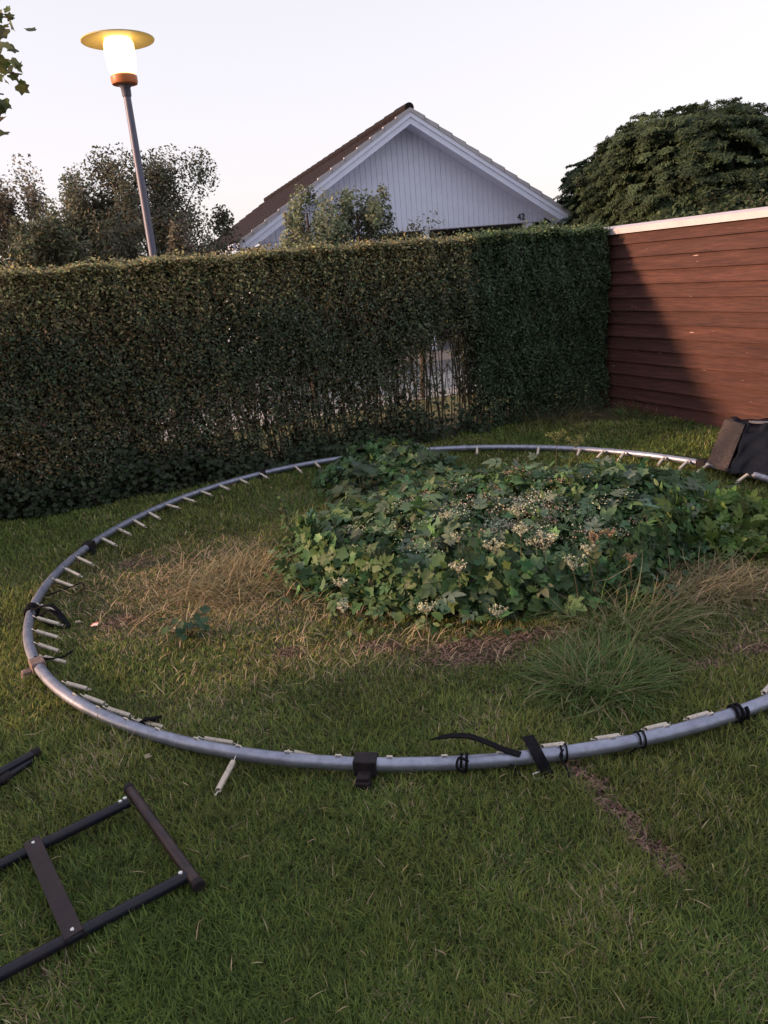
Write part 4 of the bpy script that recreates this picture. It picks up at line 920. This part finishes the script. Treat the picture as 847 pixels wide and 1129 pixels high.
# tall leafy stalk
c = Vector(at(328, 618)); st = empty('tall_stalk', c, 'tall upright leafy stalk at the left end of the leaf mound', 'weed')
topv = c+Vector((-.06, .02, .43)); g = MB(); pts = [c, c.lerp(topv, .4)+Vector((.015, 0, 0)), c.lerp(topv, .75)+Vector((-.01, 0, 0)), topv]; g.tube(pts, [.006, .005, .0035, .002], seg=6); g.build('stem', M_stem, st, True)
P = []; N = []; S = []
for i in range(46):
    f = .12+.88*i/45; a = i*2.4; L = .075*(1-f*.75); p = c.lerp(topv, f); P.append(np.array(p)+np.array([math.cos(a), math.sin(a), -.1])*L*.6); N.append([math.cos(a)*.5, math.sin(a)*.5, .8]); S.append([L*1.25])
V, F, K = scatter(*DIAM, np.array(P), frames(np.array(N), rng.uniform(0, 6.28, 46)), np.array(S), jit((.075, .12, .045), 46)); link('leaves', npmesh('leaves', V, F, K), M_leaf, st)

# pale flower clusters on stems
FG = 'pale flower heads of the weeds'
def umbel(px, py, z, rad, n, label, col=(.48, .49, .36), group=FG, gpt=None):
    hd_ = Vector(at(px, py, z)); base = Vector((hd_.x+random.uniform(-.04, .04), hd_.y+random.uniform(.0, .06), 0))
    ro = empty('flowering_weed', base, label, 'flower', group)
    g = MB(); hub = hd_-Vector((0, 0, rad*.8)); g.tube([base, base.lerp(hub, .5)+Vector((.01, 0, 0)), hub], [.004, .003, .002], seg=5)
    P = []
    for i in range(9):
        a = 6.28*i/9+random.uniform(-.3, .3); e = hd_+Vector((math.cos(a)*rad*random.uniform(.3, 1), math.sin(a)*rad*random.uniform(.3, 1), random.uniform(-.25, .2)*rad)); g.tube([hub, e], .0013, seg=4, cap=False)
        for k in range(n//9): P.append(np.array(e)+rng.normal(0, rad*.12, 3))
        for k in range(16): P.append(np.array(hub.lerp(e, k/15))+rng.normal(0, .001, 3))
    g.build('stem', M_stem, ro); P = np.array(P); n_ = len(P)
    V, F, K = scatter(*DIAM, P, frames(rng.normal(0, .6, (n_, 3))+np.array([0, -.2, .7]), rng.uniform(0, 6.28, n_)), .0095*(.6+.9*rng.random((n_, 1))), jit(col, n_, .25, .06))
    link('flower_head', npmesh('flower_head', V, F, K), M_flower, ro)
FL = [(600, 592, .36, .085, 260, 'widest pale flower cluster near the middle of the leaf mound'),
      (545, 600, .34, .06, 170, 'pale flower cluster left of the widest one on the leaf mound'),
      (574, 582, .38, .05, 120, 'small pale flower cluster at the upper left of the widest one'),
      (632, 618, .30, .055, 130, 'pale flower cluster to the lower right of the widest one'),
      (505, 622, .30, .05, 110, 'greenish flower cluster on the left half of the mound'),
      (470, 668, .16, .05, 120, 'pale flower cluster low on the front of the mound'),
      (378, 668, .12, .04, 90, 'whitish flower cluster at the left front foot of the mound'),
      (375, 640, .18, .04, 90, 'small greenish flower cluster near the left front of the mound'),
      (548, 672, .14, .045, 100, 'greenish flower cluster hanging low at the front centre of the mound'),
      (648, 603, .33, .04, 80, 'small dry brownish flower cluster on the right half of the mound'),
      (570, 560, .40, .055, 120, 'greyish flower cluster on the top of the mound'),
      (505, 590, .35, .04, 80, 'small pale flower cluster amid leaves left of the mound centre')]
for q in FL: umbel(*q)
# tiny frothy flower sprays spread through the top of the mass
fx = rng.normal(0, 1, (120, 2))*np.array([.42, .22])+np.array([.62, 4.0]); cf = []
for (x_, y_) in fx:
    hh_ = float(hm(np.array([x_]), np.array([y_]))[0])
    if hh_ < .1: continue
    m_ = 45; P_ = np.array([x_, y_, hh_+.035])+rng.normal(0, 1, (m_, 3))*np.array([.035, .03, .014]); cf.append(scatter(*DIAM, P_, frames(rng.normal(0, .6, (m_, 3))+np.array([0, -.2, .7]), rng.uniform(0, 6.28, m_)), .0095*(.6+.9*rng.random((m_, 1))), jit((.50, .53, .42) if rng.random() < .7 else (.34, .25, .2), m_, .3, .06)))
V, F, K = merge(cf); tag(link('blossom_froth', npmesh('blossom_froth', V, F, K), M_flower), 'fine pale greenish blossom scattered over the leafy mound', 'blossom', kind='stuff')
umbel(614, 478, .42, .075, 200, 'flat yellow green flower umbel standing behind the far rail, the left one', (.22, .24, .10))
umbel(635, 484, .36, .075, 200, 'flat yellow green flower umbel standing behind the far rail, the right one', (.22, .24, .10))
for (px, py, z, l) in [(672, 585, .33, 'dry brown seed head at the upper right of the leaf mound'), (655, 590, .36, 'second dry brown seed head beside the small brownish cluster'), (695, 612, .26, 'lone dry seed head on a pale bent stem right of the mound')]:
    umbel(px, py, z, .04, 80, l, (.30, .22, .15))
# pale bent stems
g = MB()
for (a, b, c_) in [((578, 655, .02), (592, 610, .22), (590, 590, .3)), ((640, 645, .12), (672, 638, .16), (700, 622, .20)), ((330, 700, .02), (342, 685, .05), (350, 670, .12)), ((336, 712, .02), (334, 695, .05), (340, 680, .1))]:
    g.tube([at(*a), at(*b), at(*c_)], .0018, seg=5)
tag(g.build('dry_stalks', mat('dry_stalk', (.34, .30, .20), .8, noise=(30, (.25, .2, .13), .3, .7))), 'bleached bent dead stalks leaning in the leaf mound', 'stalks', kind='stuff')
# scrap
c = at(105, 691, .02); g = MB(); g.hexa([c+np.array(v) for v in [(-.02, -.01, .008), (.018, -.014, .012), (.02, .012, .02), (-.014, .015, .012)]], [c+np.array(v) for v in [(-.02, -.01, .0095), (.018, -.014, .0135), (.02, .012, .0215), (-.014, .015, .0135)]])
tag(g.build('paper_scrap', M_litter), 'small red and white paper scrap on the grass inside the left rail', 'litter')
def dead(px, py, label, s=.02):
    c = at(px, py, .03); a = random.uniform(0, 6); v, f = LOBE; V = v*s*1.6; ca, sa = math.cos(a), math.sin(a)
    V = np.stack([V[:, 0]*ca-V[:, 1]*sa, V[:, 0]*sa+V[:, 1]*ca, V[:, 2]*2.2], -1)
    o = link('dead_leaf', npmesh('dead_leaf', V, f), mat('dead_leaf', (.42, .38, .28), .8, noise=(40, (.3, .22, .15), .3, .7))); o.location = c
    tag(o, label, 'leaf', 'dead leaves on the lawn')
dead(84, 687, 'curled pale dead leaf beside the paper scrap'); dead(193, 694, 'bleached dead leaf next to the small blue green weed', .018); dead(161, 836, 'brown dead leaf outside the lower left of the rail', .018)
